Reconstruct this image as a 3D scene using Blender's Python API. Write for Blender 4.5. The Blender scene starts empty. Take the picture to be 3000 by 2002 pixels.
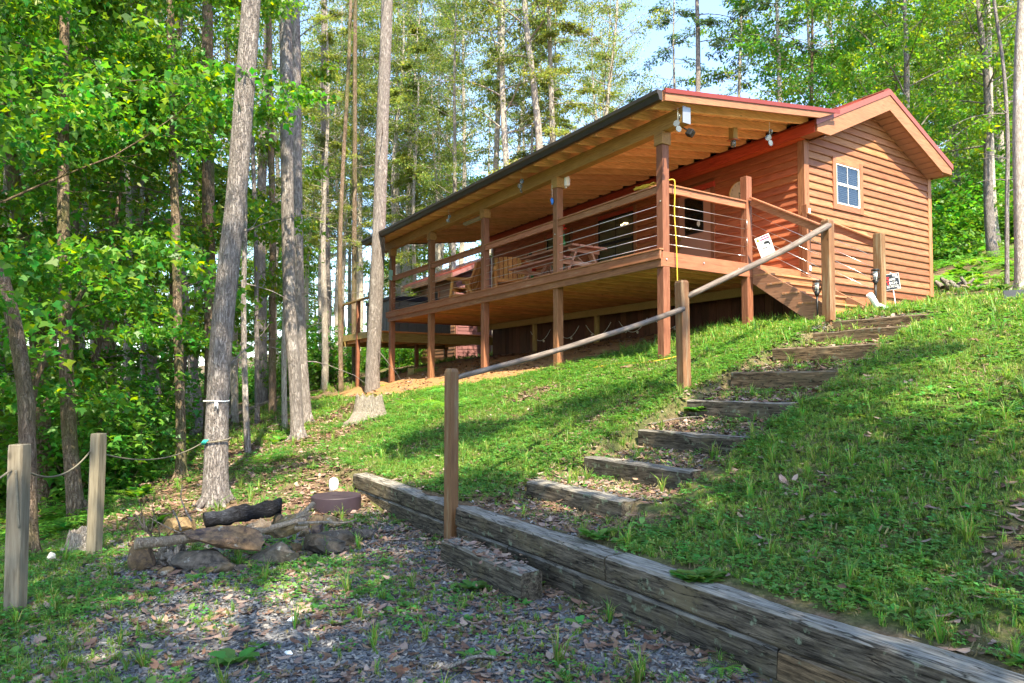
import bpy, bmesh, math, random
import numpy as np
from mathutils import Vector, Matrix, Euler, noise as mnoise

scene = bpy.context.scene
R = math.radians
# ------------------------------------------------------------------ camera
CAMZ = 1.40
PITCH = R(2.2)
cam_d = bpy.data.cameras.new('camera')
cam_d.sensor_width = 36.0
cam_d.lens = 24.0
cam_d.shift_y = 0.0164
cam_d.clip_start = 0.05
cam_d.clip_end = 2000
cam = bpy.data.objects.new('camera', cam_d)
cam.location = (0, 0, CAMZ)
cam.rotation_euler = (R(90) + PITCH, 0, 0)
scene.collection.objects.link(cam)
scene.camera = cam
# ------------------------------------------------------------------ sky and sun
SUN_TO = Vector((0.14, -0.408, 0.55)).normalized()      # towards the sun
SUN_EL = math.asin(SUN_TO.z)
SUN_AZ = math.atan2(SUN_TO.x, SUN_TO.y)
world = bpy.data.worlds.new('World')
scene.world = world
world.use_nodes = True
wn = world.node_tree.nodes
wl = world.node_tree.links
wn.clear()
sky = wn.new('ShaderNodeTexSky')
sky.sky_type = 'NISHITA'
sky.sun_disc = False
sky.sun_elevation = SUN_EL
sky.sun_rotation = SUN_AZ
sky.altitude = 600
sky.air_density = 1.0
sky.dust_density = 1.2
sky.ozone_density = 1.5
bg = wn.new('ShaderNodeBackground')
bg.inputs['Strength'].default_value = 0.15
wo = wn.new('ShaderNodeOutputWorld')
wl.new(sky.outputs[0], bg.inputs[0])
wl.new(bg.outputs[0], wo.inputs[0])
sun_d = bpy.data.lights.new('sun', 'SUN')
sun_d.energy = 4.1
sun_d.angle = R(0.5)
sun_d.color = (1.0, 0.89, 0.66)
sun = bpy.data.objects.new('sun', sun_d)
sun.rotation_euler = SUN_TO.to_track_quat('Z', 'Y').to_euler()
sun.location = (20, -30, 40)
scene.collection.objects.link(sun)
scene.view_settings.view_transform = 'Standard'
scene.view_settings.look = 'None'
scene.view_settings.exposure = 2.2
scene.view_settings.gamma = 1.0
scene.view_settings.use_curve_mapping = False
scene.cycles.max_bounces = 7
scene.cycles.diffuse_bounces = 4
scene.cycles.transmission_bounces = 4
scene.cycles.transparent_max_bounces = 6
scene.cycles.use_denoising = True

COL = scene.collection
# ------------------------------------------------------------------ helpers
def tag(o, label=None, cat=None, group=None, kind=None):
    if label: o['label'] = label
    if cat: o['category'] = cat
    if group: o['group'] = group
    if kind: o['kind'] = kind
    return o

def empty(name, loc=(0, 0, 0), rz=0.0, label=None, cat=None, group=None):
    o = bpy.data.objects.new(name, None)
    o.empty_display_size = 0.2
    o.location = loc
    o.rotation_euler = (0, 0, rz)
    COL.objects.link(o)
    tag(o, label, cat, group)
    return o

def link(name, me, parent=None, loc=None, rot=None, scale=None):
    o = bpy.data.objects.new(name, me)
    COL.objects.link(o)
    if parent is not None: o.parent = parent
    if loc is not None: o.location = loc
    if rot is not None: o.rotation_euler = rot
    if scale is not None: o.scale = scale
    return o

def copy_tree(o, parent=None):
    c = o.copy()
    COL.objects.link(c)
    c.parent = parent
    for ch in o.children:
        copy_tree(ch, c)
    return c

class MB:
    """collects simple solids and links them as ONE mesh object"""
    def __init__(self):
        self.v = []; self.f = []; self.sm = []
    def add(self, vs, fs, smooth=False):
        n = len(self.v)
        self.v += [tuple(p) for p in vs]
        self.f += [tuple(i + n for i in f) for f in fs]
        self.sm += [smooth] * len(fs)
        return self
    def box(self, a, b):
        x0, y0, z0 = a; x1, y1, z1 = b
        vs = [(x0,y0,z0),(x1,y0,z0),(x1,y1,z0),(x0,y1,z0),(x0,y0,z1),(x1,y0,z1),(x1,y1,z1),(x0,y1,z1)]
        return self.add(vs, [(0,3,2,1),(4,5,6,7),(0,1,5,4),(1,2,6,5),(2,3,7,6),(3,0,4,7)])
    def beam(self, p, q, w, h, up=(0, 0, 1)):
        p = Vector(p); q = Vector(q); d = (q - p).normalized()
        u = Vector(up); s = d.cross(u)
        if s.length < 1e-4: s = d.cross(Vector((1, 0, 0)))
        s.normalize(); t = s.cross(d).normalized()
        vs = []
        for c in (p, q):
            for a, b in ((-1,-1),(1,-1),(1,1),(-1,1)):
                vs.append(c + s * (a * w / 2) + t * (b * h / 2))
        return self.add(vs, [(0,1,2,3),(7,6,5,4),(0,4,5,1),(1,5,6,2),(2,6,7,3),(3,7,4,0)])
    def tube(self, pts, rad, n=8, cap=True, smooth=True):
        pts = [Vector(p) for p in pts]
        if not hasattr(rad, '__len__'): rad = [rad] * len(pts)
        base = []
        ref = None
        vs = []
        for i, p in enumerate(pts):
            if i == 0: d = pts[1] - p
            elif i == len(pts) - 1: d = p - pts[i - 1]
            else: d = pts[i + 1] - pts[i - 1]
            d.normalize()
            if ref is None:
                ref = d.cross(Vector((0, 0, 1)))
                if ref.length < 1e-3: ref = d.cross(Vector((1, 0, 0)))
            ref = (ref - d * ref.dot(d)).normalized()
            s2 = d.cross(ref)
            for k in range(n):
                a = 2 * math.pi * k / n
                vs.append(p + (ref * math.cos(a) + s2 * math.sin(a)) * rad[i])
        fs = []
        for i in range(len(pts) - 1):
            for k in range(n):
                a = i * n + k; b = i * n + (k + 1) % n
                fs.append((a, b, b + n, a + n))
        self.add(vs, fs, smooth)
        if cap:
            m = len(self.v) - len(vs)
            self.f.append(tuple(m + k for k in reversed(range(n)))); self.sm.append(False)
            e = m + (len(pts) - 1) * n
            self.f.append(tuple(e + k for k in range(n))); self.sm.append(False)
        return self
    def cyl(self, c, r, h, n=24, r2=None):
        return self.tube([c, (c[0], c[1], c[2] + h)], [r, r if r2 is None else r2], n)
    def prism(self, poly, a0, a1, axis):
        """poly in the plane across axis; extruded a0..a1 along axis (0 x, 1 y, 2 z)"""
        n = len(poly)
        def pt(p, a):
            if axis == 0: return (a, p[0], p[1])
            if axis == 1: return (p[0], a, p[1])
            return (p[0], p[1], a)
        vs = [pt(p, a0) for p in poly] + [pt(p, a1) for p in poly]
        fs = [tuple(range(n)), tuple(reversed(range(n, 2 * n)))]
        for i in range(n):
            j = (i + 1) % n
            fs.append((i, i + n, j + n, j))
        return self.add(vs, fs)
    def mesh(self, name, mat, bevel=0.0, seg=1):
        me = bpy.data.meshes.new(name)
        me.from_pydata(self.v, [], self.f)
        me.polygons.foreach_set('use_smooth', self.sm)
        bm = bmesh.new(); bm.from_mesh(me)
        bmesh.ops.recalc_face_normals(bm, faces=bm.faces)
        if bevel > 0:
            bmesh.ops.bevel(bm, geom=[e for e in bm.edges if len(e.link_faces) == 2 and e.calc_face_angle(0) > 0.6],
                            offset=bevel, segments=seg, affect='EDGES', profile=0.5)
        bm.to_mesh(me); bm.free()
        me.materials.append(mat)
        return me
    def build(self, name, mat, parent=None, bevel=0.0, loc=None, rot=None, seg=1):
        return link(name, self.mesh(name, mat, bevel, seg), parent, loc, rot)

# ------------------------------------------------------------------ materials
class NT:
    def __init__(self, name):
        self.m = bpy.data.materials.new(name)
        self.m.use_nodes = True
        self.t = self.m.node_tree
        self.t.nodes.clear()
        self.out = self.n('ShaderNodeOutputMaterial')
    def n(self, typ, **kw):
        nd = self.t.nodes.new(typ)
        for k, v in kw.items(): setattr(nd, k, v)
        return nd
    def l(self, a, b): self.t.links.new(a, b)
    def coord(self, scale=(1, 1, 1), rnd=True):
        tc = self.n('ShaderNodeTexCoord')
        mp = self.n('ShaderNodeMapping')
        mp.inputs['Scale'].default_value = scale
        if rnd:
            oi = self.n('ShaderNodeObjectInfo')
            mu = self.n('ShaderNodeMath', operation='MULTIPLY'); mu.inputs[1].default_value = 37.0
            self.l(oi.outputs['Random'], mu.inputs[0])
            ad = self.n('ShaderNodeVectorMath', operation='ADD')
            self.l(tc.outputs['Object'], ad.inputs[0]); self.l(mu.outputs[0], ad.inputs[1])
            self.l(ad.outputs[0], mp.inputs['Vector'])
        else:
            self.l(tc.outputs['Object'], mp.inputs['Vector'])
        return mp.outputs[0]
    def noise(self, vec, scale, detail=4, rough=0.55):
        nd = self.n('ShaderNodeTexNoise')
        nd.inputs['Scale'].default_value = scale
        nd.inputs['Detail'].default_value = detail
        nd.inputs['Roughness'].default_value = rough
        if vec is not None: self.l(vec, nd.inputs['Vector'])
        return nd.outputs['Fac']
    def ramp(self, fac, stops):
        r = self.n('ShaderNodeValToRGB')
        e = r.color_ramp.elements
        while len(e) < len(stops): e.new(0.5)
        for i, (p, c) in enumerate(stops):
            e[i].position = p
            e[i].color = (c[0], c[1], c[2], 1) if hasattr(c, '__len__') else (c, c, c, 1)
        self.l(fac, r.inputs[0])
        return r.outputs[0]
    def mix(self, fac, a, b, mode='MIX'):
        m = self.n('ShaderNodeMix', data_type='RGBA', blend_type=mode)
        for s, v in ((m.inputs[0], fac), (m.inputs[6], a), (m.inputs[7], b)):
            if hasattr(v, 'links'): self.l(v, s)
            elif hasattr(v, '__len__'): s.default_value = (v[0], v[1], v[2], 1)
            else: s.default_value = v
        return m.outputs[2]
    def vary(self, col, amount=0.25, hue=0.0, src=None):
        hs = self.n('ShaderNodeHueSaturation')
        if src is None:
            src = self.n('ShaderNodeObjectInfo').outputs['Random']
        mr = self.n('ShaderNodeMapRange')
        mr.inputs[3].default_value = 1 - amount; mr.inputs[4].default_value = 1 + amount
        self.l(src, mr.inputs[0]); self.l(mr.outputs[0], hs.inputs['Value'])
        if hue:
            m2 = self.n('ShaderNodeMapRange')
            m2.inputs[3].default_value = 0.5 - hue; m2.inputs[4].default_value = 0.5 + hue
            fr = self.n('ShaderNodeMath', operation='FRACT')
            mu = self.n('ShaderNodeMath', operation='MULTIPLY'); mu.inputs[1].default_value = 7.31
            self.l(src, mu.inputs[0]); self.l(mu.outputs[0], fr.inputs[0])
            self.l(fr.outputs[0], m2.inputs[0]); self.l(m2.outputs[0], hs.inputs['Hue'])
        if hasattr(col, 'links'): self.l(col, hs.inputs['Color'])
        else: hs.inputs['Color'].default_value = (*col, 1)
        return hs.outputs[0]
    def bump(self, h, strength=0.4, dist=0.01):
        b = self.n('ShaderNodeBump')
        b.inputs['Strength'].default_value = strength
        b.inputs['Distance'].default_value = dist
        self.l(h, b.inputs['Height'])
        return b.outputs[0]
    def pbr(self, col, rough=0.7, metal=0.0, normal=None, spec=0.3, **kw):
        p = self.n('ShaderNodeBsdfPrincipled')
        if hasattr(col, 'links'): self.l(col, p.inputs['Base Color'])
        else: p.inputs['Base Color'].default_value = (*col, 1)
        if hasattr(rough, 'links'): self.l(rough, p.inputs['Roughness'])
        else: p.inputs['Roughness'].default_value = rough
        p.inputs['Metallic'].default_value = metal
        p.inputs['Specular IOR Level'].default_value = spec
        for k, v in kw.items(): p.inputs[k].default_value = v
        if normal is not None: self.l(normal, p.inputs['Normal'])
        self.l(p.outputs[0], self.out.inputs[0])
        return self.m

def wood(name, base, dark, axis, light=None, rough=0.62, var=0.18, weather=0.0, wcol=(0.3, 0.27, 0.24)):
    t = NT(name)
    k = [9.0, 9.0, 9.0]; k[axis] = 0.7
    g = t.noise(t.coord(tuple(k)), 6.0, 5, 0.6)
    k2 = [1.4, 1.4, 1.4]; k2[axis] = 0.5
    b = t.noise(t.coord(tuple(k2)), 2.2, 3)
    light = light or tuple(min(1, c * 1.35) for c in base)
    c = t.ramp(g, [(0.30, dark), (0.48, base), (0.72, light)])
    c2 = t.mix(t.ramp(b, [(0.38, 0.0), (0.70, 0.55)]), c, tuple((a + d) / 2 * 0.85 for a, d in zip(base, dark)))
    # knots
    vo = t.n('ShaderNodeTexVoronoi'); vo.inputs['Scale'].default_value = 2.3
    k3 = [2.2, 2.2, 2.2]; k3[axis] = 1.0
    t.l(t.coord(tuple(k3)), vo.inputs['Vector'])
    c2 = t.mix(t.ramp(vo.outputs['Distance'], [(0.03, 0.75), (0.085, 0.0)]), c2, tuple(d * 0.6 for d in dark))
    if weather > 0:
        w = t.noise(t.coord(tuple(k)), 2.0, 6, 0.7)
        c2 = t.mix(t.ramp(w, [(0.62 - weather * 0.4, 0.0), (0.75 - weather * 0.3, 0.9)]), c2, wcol)
    c3 = t.vary(c2, var, 0.008)
    return t.pbr(c3, rough, normal=t.bump(g, 0.35, 0.004))

def plain(name, col, rough=0.5, metal=0.0, var=0.0, noise_amt=0.25, scale=8, **kw):
    t = NT(name)
    n = t.noise(t.coord((1, 1, 1)), scale, 4)
    c = t.mix(t.ramp(n, [(0.35, 0.0), (0.7, noise_amt)]), col, tuple(x * 0.45 for x in col))
    if var: c = t.vary(c, var)
    return t.pbr(c, rough, metal, normal=t.bump(n, 0.1, 0.002), **kw)

M = {}
SID = ((0.36, 0.145, 0.052), (0.20, 0.066, 0.022))
M['siding_g'] = wood('gable siding stain', (0.26, 0.108, 0.046), (0.16, 0.057, 0.022), 0, light=(0.33, 0.16, 0.078), var=0.26)
M['siding_l'] = wood('long wall siding stain', (0.37, 0.125, 0.055), (0.23, 0.065, 0.027), 1, var=0.16)
M['trim_z'] = wood('trim stain upright', (0.27, 0.115, 0.056), (0.15, 0.055, 0.025), 2)
M['trim_x'] = wood('trim stain across', (0.28, 0.12, 0.06), (0.16, 0.06, 0.028), 0)
M['trim_y'] = wood('trim stain along', (0.34, 0.10, 0.038), (0.2, 0.05, 0.018), 1)
M['fascia_x'] = wood('rake board stain', (0.27, 0.12, 0.060), (0.20, 0.08, 0.04), 0, var=0.05)
M['eave_red'] = wood('red brown eave board', (0.44, 0.075, 0.035), (0.28, 0.04, 0.02), 1, var=0.05)
M['post'] = wood('red brown post stain', (0.21, 0.085, 0.040), (0.11, 0.038, 0.018), 2, light=(0.30, 0.145, 0.08), var=0.10)
M['post_low'] = wood('weathered post wood', (0.155, 0.080, 0.034), (0.10, 0.042, 0.018), 2, var=0.1, weather=0.28, wcol=(0.22, 0.17, 0.10))
M['rail_y'] = wood('rail stain along', (0.29, 0.12, 0.058), (0.19, 0.06, 0.025), 1, weather=0.12, wcol=(0.40, 0.26, 0.17))
M['rail_x'] = wood('rail stain across', (0.30, 0.125, 0.06), (0.2, 0.065, 0.026), 0)
M['rim_y'] = wood('dull rim board', (0.23, 0.10, 0.05), (0.11, 0.042, 0.022), 1, weather=0.10, wcol=(0.45, 0.30, 0.16))
M['rim_x'] = wood('rim board across', (0.31, 0.115, 0.06), (0.18, 0.055, 0.027), 0)
M['beam_y'] = wood('treated beam', (0.33, 0.185, 0.062), (0.2, 0.10, 0.03), 1, var=0.05)
M['rafter'] = wood('rafter pine', (0.74, 0.47, 0.23), (0.56, 0.31, 0.13), 0, var=0.10)
M['rafter_y'] = wood('roof board pine', (0.72, 0.46, 0.25), (0.55, 0.32, 0.15), 1, var=0.14)
M['joist'] = wood('joist wood', (0.62, 0.29, 0.11), (0.42, 0.17, 0.06), 0, var=0.12)
M['deck'] = wood('deck board', (0.56, 0.235, 0.095), (0.36, 0.13, 0.045), 1, var=0.22)
M['tread'] = wood('stair tread', (0.36, 0.17, 0.08), (0.2, 0.085, 0.035), 0, var=0.1, weather=0.2)
M['stringer'] = wood('stair stringer', (0.27, 0.14, 0.075), (0.16, 0.07, 0.035), 1, var=0.1, weather=0.15, wcol=(0.25, 0.2, 0.14))
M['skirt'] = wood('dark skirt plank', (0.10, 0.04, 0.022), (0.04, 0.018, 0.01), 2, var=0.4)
M['green_wood'] = wood('treated green wood', (0.30, 0.21, 0.075), (0.17, 0.11, 0.035), 2, var=0.12)
M['green_wood_x'] = wood('treated green wood across', (0.33, 0.23, 0.08), (0.19, 0.12, 0.04), 0, var=0.12)
M['table_y'] = wood('picnic table plank', (0.42, 0.20, 0.13), (0.26, 0.10, 0.06), 1, var=0.1, weather=0.25, wcol=(0.42, 0.33, 0.27))
M['table_x'] = wood('picnic table brace', (0.40, 0.20, 0.12), (0.25, 0.10, 0.06), 0, var=0.1, weather=0.25, wcol=(0.42, 0.33, 0.27))
M['chair_log'] = wood('honey log', (0.55, 0.25, 0.075), (0.35, 0.13, 0.03), 2, var=0.12)
M['shed_l'] = wood('shed siding along', (0.20, 0.10, 0.055), (0.10, 0.045, 0.025), 1, var=0.15)
M['shed_g'] = wood('shed siding across', (0.20, 0.085, 0.085), (0.11, 0.045, 0.045), 0, var=0.12)
M['soffit'] = plain('pink tan soffit', (0.36, 0.175, 0.115), 0.6, var=0.05)
M['red_metal'] = plain('red roof metal', (0.20, 0.034, 0.02), 0.38, 0.2, noise_amt=0.12)
M['red_lit'] = plain('sunlit red roof flashing', (0.27, 0.075, 0.05), 0.42, 0.1, noise_amt=0.15)  # lighter copy of the roof red, with sunlight put into its colour
M['gutter'] = plain('dark bronze gutter', (0.055, 0.045, 0.038), 0.42, 0.4)
M['alum'] = plain('grey metal cap', (0.30, 0.30, 0.30), 0.4, 0.6)
M['white'] = plain('white paint', (0.80, 0.80, 0.78), 0.5, noise_amt=0.1)
M['whiteplastic'] = plain('white plastic', (0.72, 0.76, 0.72), 0.45, noise_amt=0.1)
M['black'] = plain('black plastic', (0.018, 0.018, 0.02), 0.4)
M['steel'] = plain('cable steel', (0.62, 0.60, 0.58), 0.3, 0.85, noise_amt=0.05)
M['brass'] = plain('brass', (0.55, 0.36, 0.12), 0.35, 0.9)
M['door'] = plain('dusty pink door paint', (0.42, 0.22, 0.155), 0.5, noise_amt=0.08, scale=2)
M['dark_in'] = plain('dark interior', (0.02, 0.02, 0.022), 0.8)
M['tan_blind'] = plain('tan window shade', (0.50, 0.42, 0.26), 0.8, noise_amt=0.1)
M['white_blind'] = plain('white blind slat', (0.42, 0.43, 0.46), 0.6, noise_amt=0.05)
M['clock_face'] = plain('cream clock face', (0.60, 0.55, 0.45), 0.6, noise_amt=0.15)
M['yellow'] = plain('yellow cord', (0.50, 0.33, 0.03), 0.45, noise_amt=0.05)
M['blue'] = plain('blue glass', (0.03, 0.18, 0.62), 0.15)
M['red_petal'] = plain('red petals', (0.75, 0.02, 0.02), 0.6, noise_amt=0.2)
M['green_stem'] = plain('green stem', (0.05, 0.22, 0.06), 0.6)
M['tub_cover'] = plain('dark blue vinyl cover', (0.02, 0.022, 0.045), 0.5)
M['tub_side'] = plain('grey tub side', (0.14, 0.15, 0.16), 0.6)
M['rope'] = plain('grey rope', (0.17, 0.15, 0.11), 0.9, noise_amt=0.5, scale=60)
M['teal'] = plain('teal cord', (0.02, 0.30, 0.24), 0.7)
M['lid'] = plain('plum brown lid', (0.036, 0.024, 0.032), 0.55, noise_amt=0.35, scale=5)
M['sign_black'] = plain('sign black', (0.02, 0.025, 0.035), 0.35)
M['sign_red'] = plain('sign red', (0.7, 0.03, 0.03), 0.4)
M['sign_orange'] = plain('sign orange', (0.85, 0.32, 0.02), 0.4)
M['sign_magenta'] = plain('sign red violet', (0.55, 0.02, 0.10), 0.4)

def glass_mat(name, tint=(0.05, 0.06, 0.06)):
    t = NT(name)
    g = t.n('ShaderNodeBsdfGlossy'); g.inputs['Roughness'].default_value = 0.03
    g.inputs['Color'].default_value = (0.9, 0.95, 1, 1)
    tr = t.n('ShaderNodeBsdfTransparent'); tr.inputs[0].default_value = (0.70, 0.73, 0.73, 1)
    lw = t.n('ShaderNodeLayerWeight'); pw = t.n('ShaderNodeMath', operation='POWER'); pw.inputs[1].default_value = 3.0
    fr = t.n('ShaderNodeMath', operation='MULTIPLY_ADD'); fr.inputs[1].default_value = 0.45; fr.inputs[2].default_value = 0.03
    t.l(lw.outputs['Facing'], pw.inputs[0]); t.l(pw.outputs[0], fr.inputs[0])
    mx = t.n('ShaderNodeMixShader')
    t.l(fr.outputs[0], mx.inputs[0]); t.l(tr.outputs[0], mx.inputs[1]); t.l(g.outputs[0], mx.inputs[2])
    t.l(mx.outputs[0], t.out.inputs[0])
    return t.m
M['glass'] = glass_mat('window glass')
def emis(name, col, s):
    t = NT(name)
    e = t.n('ShaderNodeEmission'); e.inputs[0].default_value = (*col, 1); e.inputs[1].default_value = s
    t.l(e.outputs[0], t.out.inputs[0]); return t.m
M['amber_glow'] = emis('amber lamp glow', (1.0, 0.42, 0.08), 3.0)
M['warm_glow'] = emis('warm bulb glow', (1.0, 0.75, 0.35), 2.5)
def disc_glass():
    t = NT('capiz disc')
    p = t.n('ShaderNodeBsdfPrincipled')
    p.inputs['Base Color'].default_value = (0.20, 0.22, 0.21, 1)
    p.inputs['Roughness'].default_value = 0.15
    p.inputs['Transmission Weight'].default_value = 0.55
    t.l(p.outputs[0], t.out.inputs[0]); return t.m
M['capiz'] = disc_glass()

def leaf_mat(name, base, sat_var=0.3, hue=0.03, trans=0.45, yellow=None):
    t = NT(name)
    geo = t.n('ShaderNodeNewGeometry')
    c = t.vary(base, sat_var, hue, geo.outputs['Random Per Island'])
    if yellow:
        rr = t.n('ShaderNodeMath', operation='MULTIPLY'); rr.inputs[1].default_value = 13.7
        t.l(geo.outputs['Random Per Island'], rr.inputs[0])
        fr = t.n('ShaderNodeMath', operation='FRACT'); t.l(rr.outputs[0], fr.inputs[0])
        c = t.mix(t.ramp(fr.outputs[0], [(0.80, 0.0), (0.97, 1.0)]), c, yellow)
    c = t.vary(c, 0.16, 0.014)
    nn = t.noise(t.coord((1, 1, 1)), 0.9, 3, 0.6)
    c = t.vary(c, 0.38, 0.02, t.ramp(nn, [(0.30, 0.0), (0.70, 1.0)]))
    d = t.n('ShaderNodeBsdfPrincipled'); d.inputs['Roughness'].default_value = 0.42
    d.inputs['Specular IOR Level'].default_value = 0.35
    t.l(c, d.inputs['Base Color'])
    tr = t.n('ShaderNodeBsdfTranslucent')
    hs = t.n('ShaderNodeHueSaturation'); hs.inputs['Hue'].default_value = 0.478
    hs.inputs['Saturation'].default_value = 1.1; hs.inputs['Value'].default_value = 2.0
    t.l(c, hs.inputs['Color']); t.l(hs.outputs[0], tr.inputs[0])
    mx = t.n('ShaderNodeMixShader'); mx.inputs[0].default_value = trans
    t.l(d.outputs[0], mx.inputs[1]); t.l(tr.outputs[0], mx.inputs[2]); t.l(mx.outputs[0], t.out.inputs[0])
    return t.m
M['maple'] = leaf_mat('maple leaf', (0.062, 0.165, 0.022), yellow=(0.20, 0.26, 0.02), trans=0.55)
M['maple2'] = leaf_mat('oak leaf', (0.090, 0.185, 0.025), yellow=(0.24, 0.28, 0.02), trans=0.55)
M['hemlock'] = leaf_mat('hemlock needles', (0.115, 0.165, 0.040), 0.35, 0.03, 0.4, yellow=(0.24, 0.26, 0.04))
M['airy'] = leaf_mat('pale small leaf', (0.13, 0.19, 0.04), 0.35, 0.03, 0.45, yellow=(0.28, 0.28, 0.05))
M['pine'] = leaf_mat('pine needles', (0.07, 0.13, 0.05), 0.3, 0.03, 0.25)
M['shrub'] = leaf_mat('shrub leaf', (0.075, 0.20, 0.026), 0.35, 0.03, 0.45)
M['grass'] = leaf_mat('grass blade', (0.125, 0.230, 0.034), 0.4, 0.045, 0.35, yellow=(0.38, 0.35, 0.12))
M['thatch'] = leaf_mat('dry thatch', (0.16, 0.135, 0.06), 0.35, 0.02, 0.2)
M['weed'] = leaf_mat('weed leaf', (0.090, 0.225, 0.042), 0.3, 0.03, 0.35)
M['fern'] = leaf_mat('fern frond', (0.12, 0.30, 0.04), 0.2, 0.02, 0.4)

def bark(name, base, dark, light, sc=1.0, moss=None):
    t = NT(name)
    co = t.coord((16 * sc, 16 * sc, 2.6 * sc))
    n = t.noise(co, 2.6, 8, 0.72)
    vo = t.n('ShaderNodeTexVoronoi', feature='DISTANCE_TO_EDGE'); vo.inputs['Scale'].default_value = 2.4
    dn = t.n('ShaderNodeTexNoise'); dn.inputs['Scale'].default_value = 4.0; t.l(co, dn.inputs['Vector'])
    dv = t.n('ShaderNodeVectorMath', operation='MULTIPLY_ADD'); dv.inputs[1].default_value = (0.9, 0.9, 0.9); t.l(dn.outputs['Color'], dv.inputs[0]); t.l(co, dv.inputs[2])
    t.l(dv.outputs[0], vo.inputs['Vector'])
    c = t.ramp(n, [(0.30, dark), (0.5, base), (0.70, light)])
    c = t.mix(t.ramp(vo.outputs['Distance'], [(0.0, 0.55), (0.07, 0.0)]), c, tuple(x * 0.7 for x in dark))
    pn = t.noise(t.coord((1, 1, 0.6)), 3.0, 5, 0.6)
    c = t.mix(t.ramp(pn, [(0.60, 0.0), (0.68, 0.6)]), c, tuple(min(0.7, x * 1.35) for x in light))
    if moss: c = t.mix(t.ramp(t.noise(t.coord((1, 1, .4)), 2.0, 4), [(0.5, 0.0), (0.66, 0.7)]), c, moss)
    c = t.vary(c, 0.15)
    h = t.n('ShaderNodeMath', operation='ADD')
    mr = t.n('ShaderNodeMapRange'); mr.inputs[2].default_value = 0.18; t.l(vo.outputs['Distance'], mr.inputs[0])
    t.l(n, h.inputs[0]); t.l(mr.outputs[0], h.inputs[1])
    return t.pbr(c, 0.85, normal=t.bump(h.outputs[0], 0.9, 0.02), spec=0.15)
M['bark'] = bark('grey bark', (0.27, 0.235, 0.22), (0.12, 0.095, 0.085), (0.42, 0.38, 0.36))
M['bark_pale'] = bark('pale bark', (0.46, 0.41, 0.36), (0.24, 0.19, 0.15), (0.62, 0.57, 0.51))
M['bark_brown'] = bark('brown bark', (0.21, 0.15, 0.105), (0.09, 0.06, 0.04), (0.36, 0.28, 0.21), moss=(0.09, 0.11, 0.03))
M['dead_wood'] = bark('dead grey wood', (0.36, 0.31, 0.26), (0.16, 0.13, 0.10), (0.52, 0.47, 0.42), 2.0)
M['branch_wood'] = bark('stripped branch', (0.50, 0.38, 0.27), (0.28, 0.19, 0.12), (0.66, 0.55, 0.44), 2.0)
M['char'] = bark('charred wood', (0.014, 0.014, 0.018), (0.004, 0.004, 0.005), (0.05, 0.055, 0.07), 2.5)
M['pole'] = wood('grey weathered pole', (0.125, 0.098, 0.080), (0.05, 0.038, 0.032), 0, light=(0.23, 0.195, 0.165), var=0.05)
M['grey_post'] = wood('grey fence post', (0.165, 0.135, 0.095), (0.09, 0.07, 0.045), 2, light=(0.23, 0.195, 0.14), var=0.06, rough=0.85)

def tie_mat(name, side, top):
    t = NT(name)
    co = t.coord((0.9, 9, 9))
    g = t.noise(co, 5.0, 8, 0.75)
    c = t.ramp(g, [(0.36, tuple(x * 0.22 for x in side)), (0.50, side), (0.66, tuple(min(1, x * 2.4) for x in side))])
    st = t.noise(t.coord((0.6, 1, 1)), 4.0, 6, 0.7)
    c = t.mix(t.ramp(st, [(0.50, 0.0), (0.66, 0.75)]), c, (0.13, 0.105, 0.06))
    li = t.noise(t.coord((1.3, 1.3, 1.3)), 11.0, 4, 0.6)
    c = t.mix(t.ramp(li, [(0.60, 0.0), (0.68, 0.75)]), c, (0.17, 0.20, 0.13))
    ge = t.n('ShaderNodeNewGeometry'); sx = t.n('ShaderNodeSeparateXYZ'); t.l(ge.outputs['Normal'], sx.inputs[0])
    tc = t.ramp(g, [(0.34, tuple(x * 0.25 for x in top)), (0.5, top), (0.68, tuple(min(1, x * 1.7) for x in top))])
    c = t.mix(t.ramp(sx.outputs[2], [(0.5, 0.0), (0.85, 1.0)]), c, tc)
    ck = t.n('ShaderNodeTexVoronoi', feature='DISTANCE_TO_EDGE'); ck.inputs['Scale'].default_value = 3.2
    dn = t.n('ShaderNodeTexNoise'); dn.inputs['Scale'].default_value = 5.0; dn.inputs['Detail'].default_value = 4
    cc_ = t.coord((0.35, 3.4, 3.4)); t.l(cc_, dn.inputs['Vector'])
    dv = t.n('ShaderNodeVectorMath', operation='MULTIPLY_ADD'); dv.inputs[1].default_value = (0.5, 0.5, 0.5); t.l(dn.outputs['Color'], dv.inputs[0]); t.l(cc_, dv.inputs[2])
    t.l(dv.outputs[0], ck.inputs['Vector'])
    ckm = t.ramp(ck.outputs['Distance'], [(0.0, 0.9), (0.028, 0.0)])
    c = t.mix(ckm, c, (0.012, 0.010, 0.008))
    c = t.vary(c, 0.25)
    h = t.n('ShaderNodeMath', operation='SUBTRACT'); t.l(g, h.inputs[0]); t.l(ckm, h.inputs[1])
    return t.pbr(c, 0.9, normal=t.bump(h.outputs[0], 0.6, 0.012), spec=0.1)
M['tie'] = tie_mat('old creosote timber', (0.070, 0.058, 0.043), (0.205, 0.188, 0.165))
M['tie_brown'] = tie_mat('brown weathered timber', (0.13, 0.088, 0.050), (0.17, 0.14, 0.105))

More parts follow.
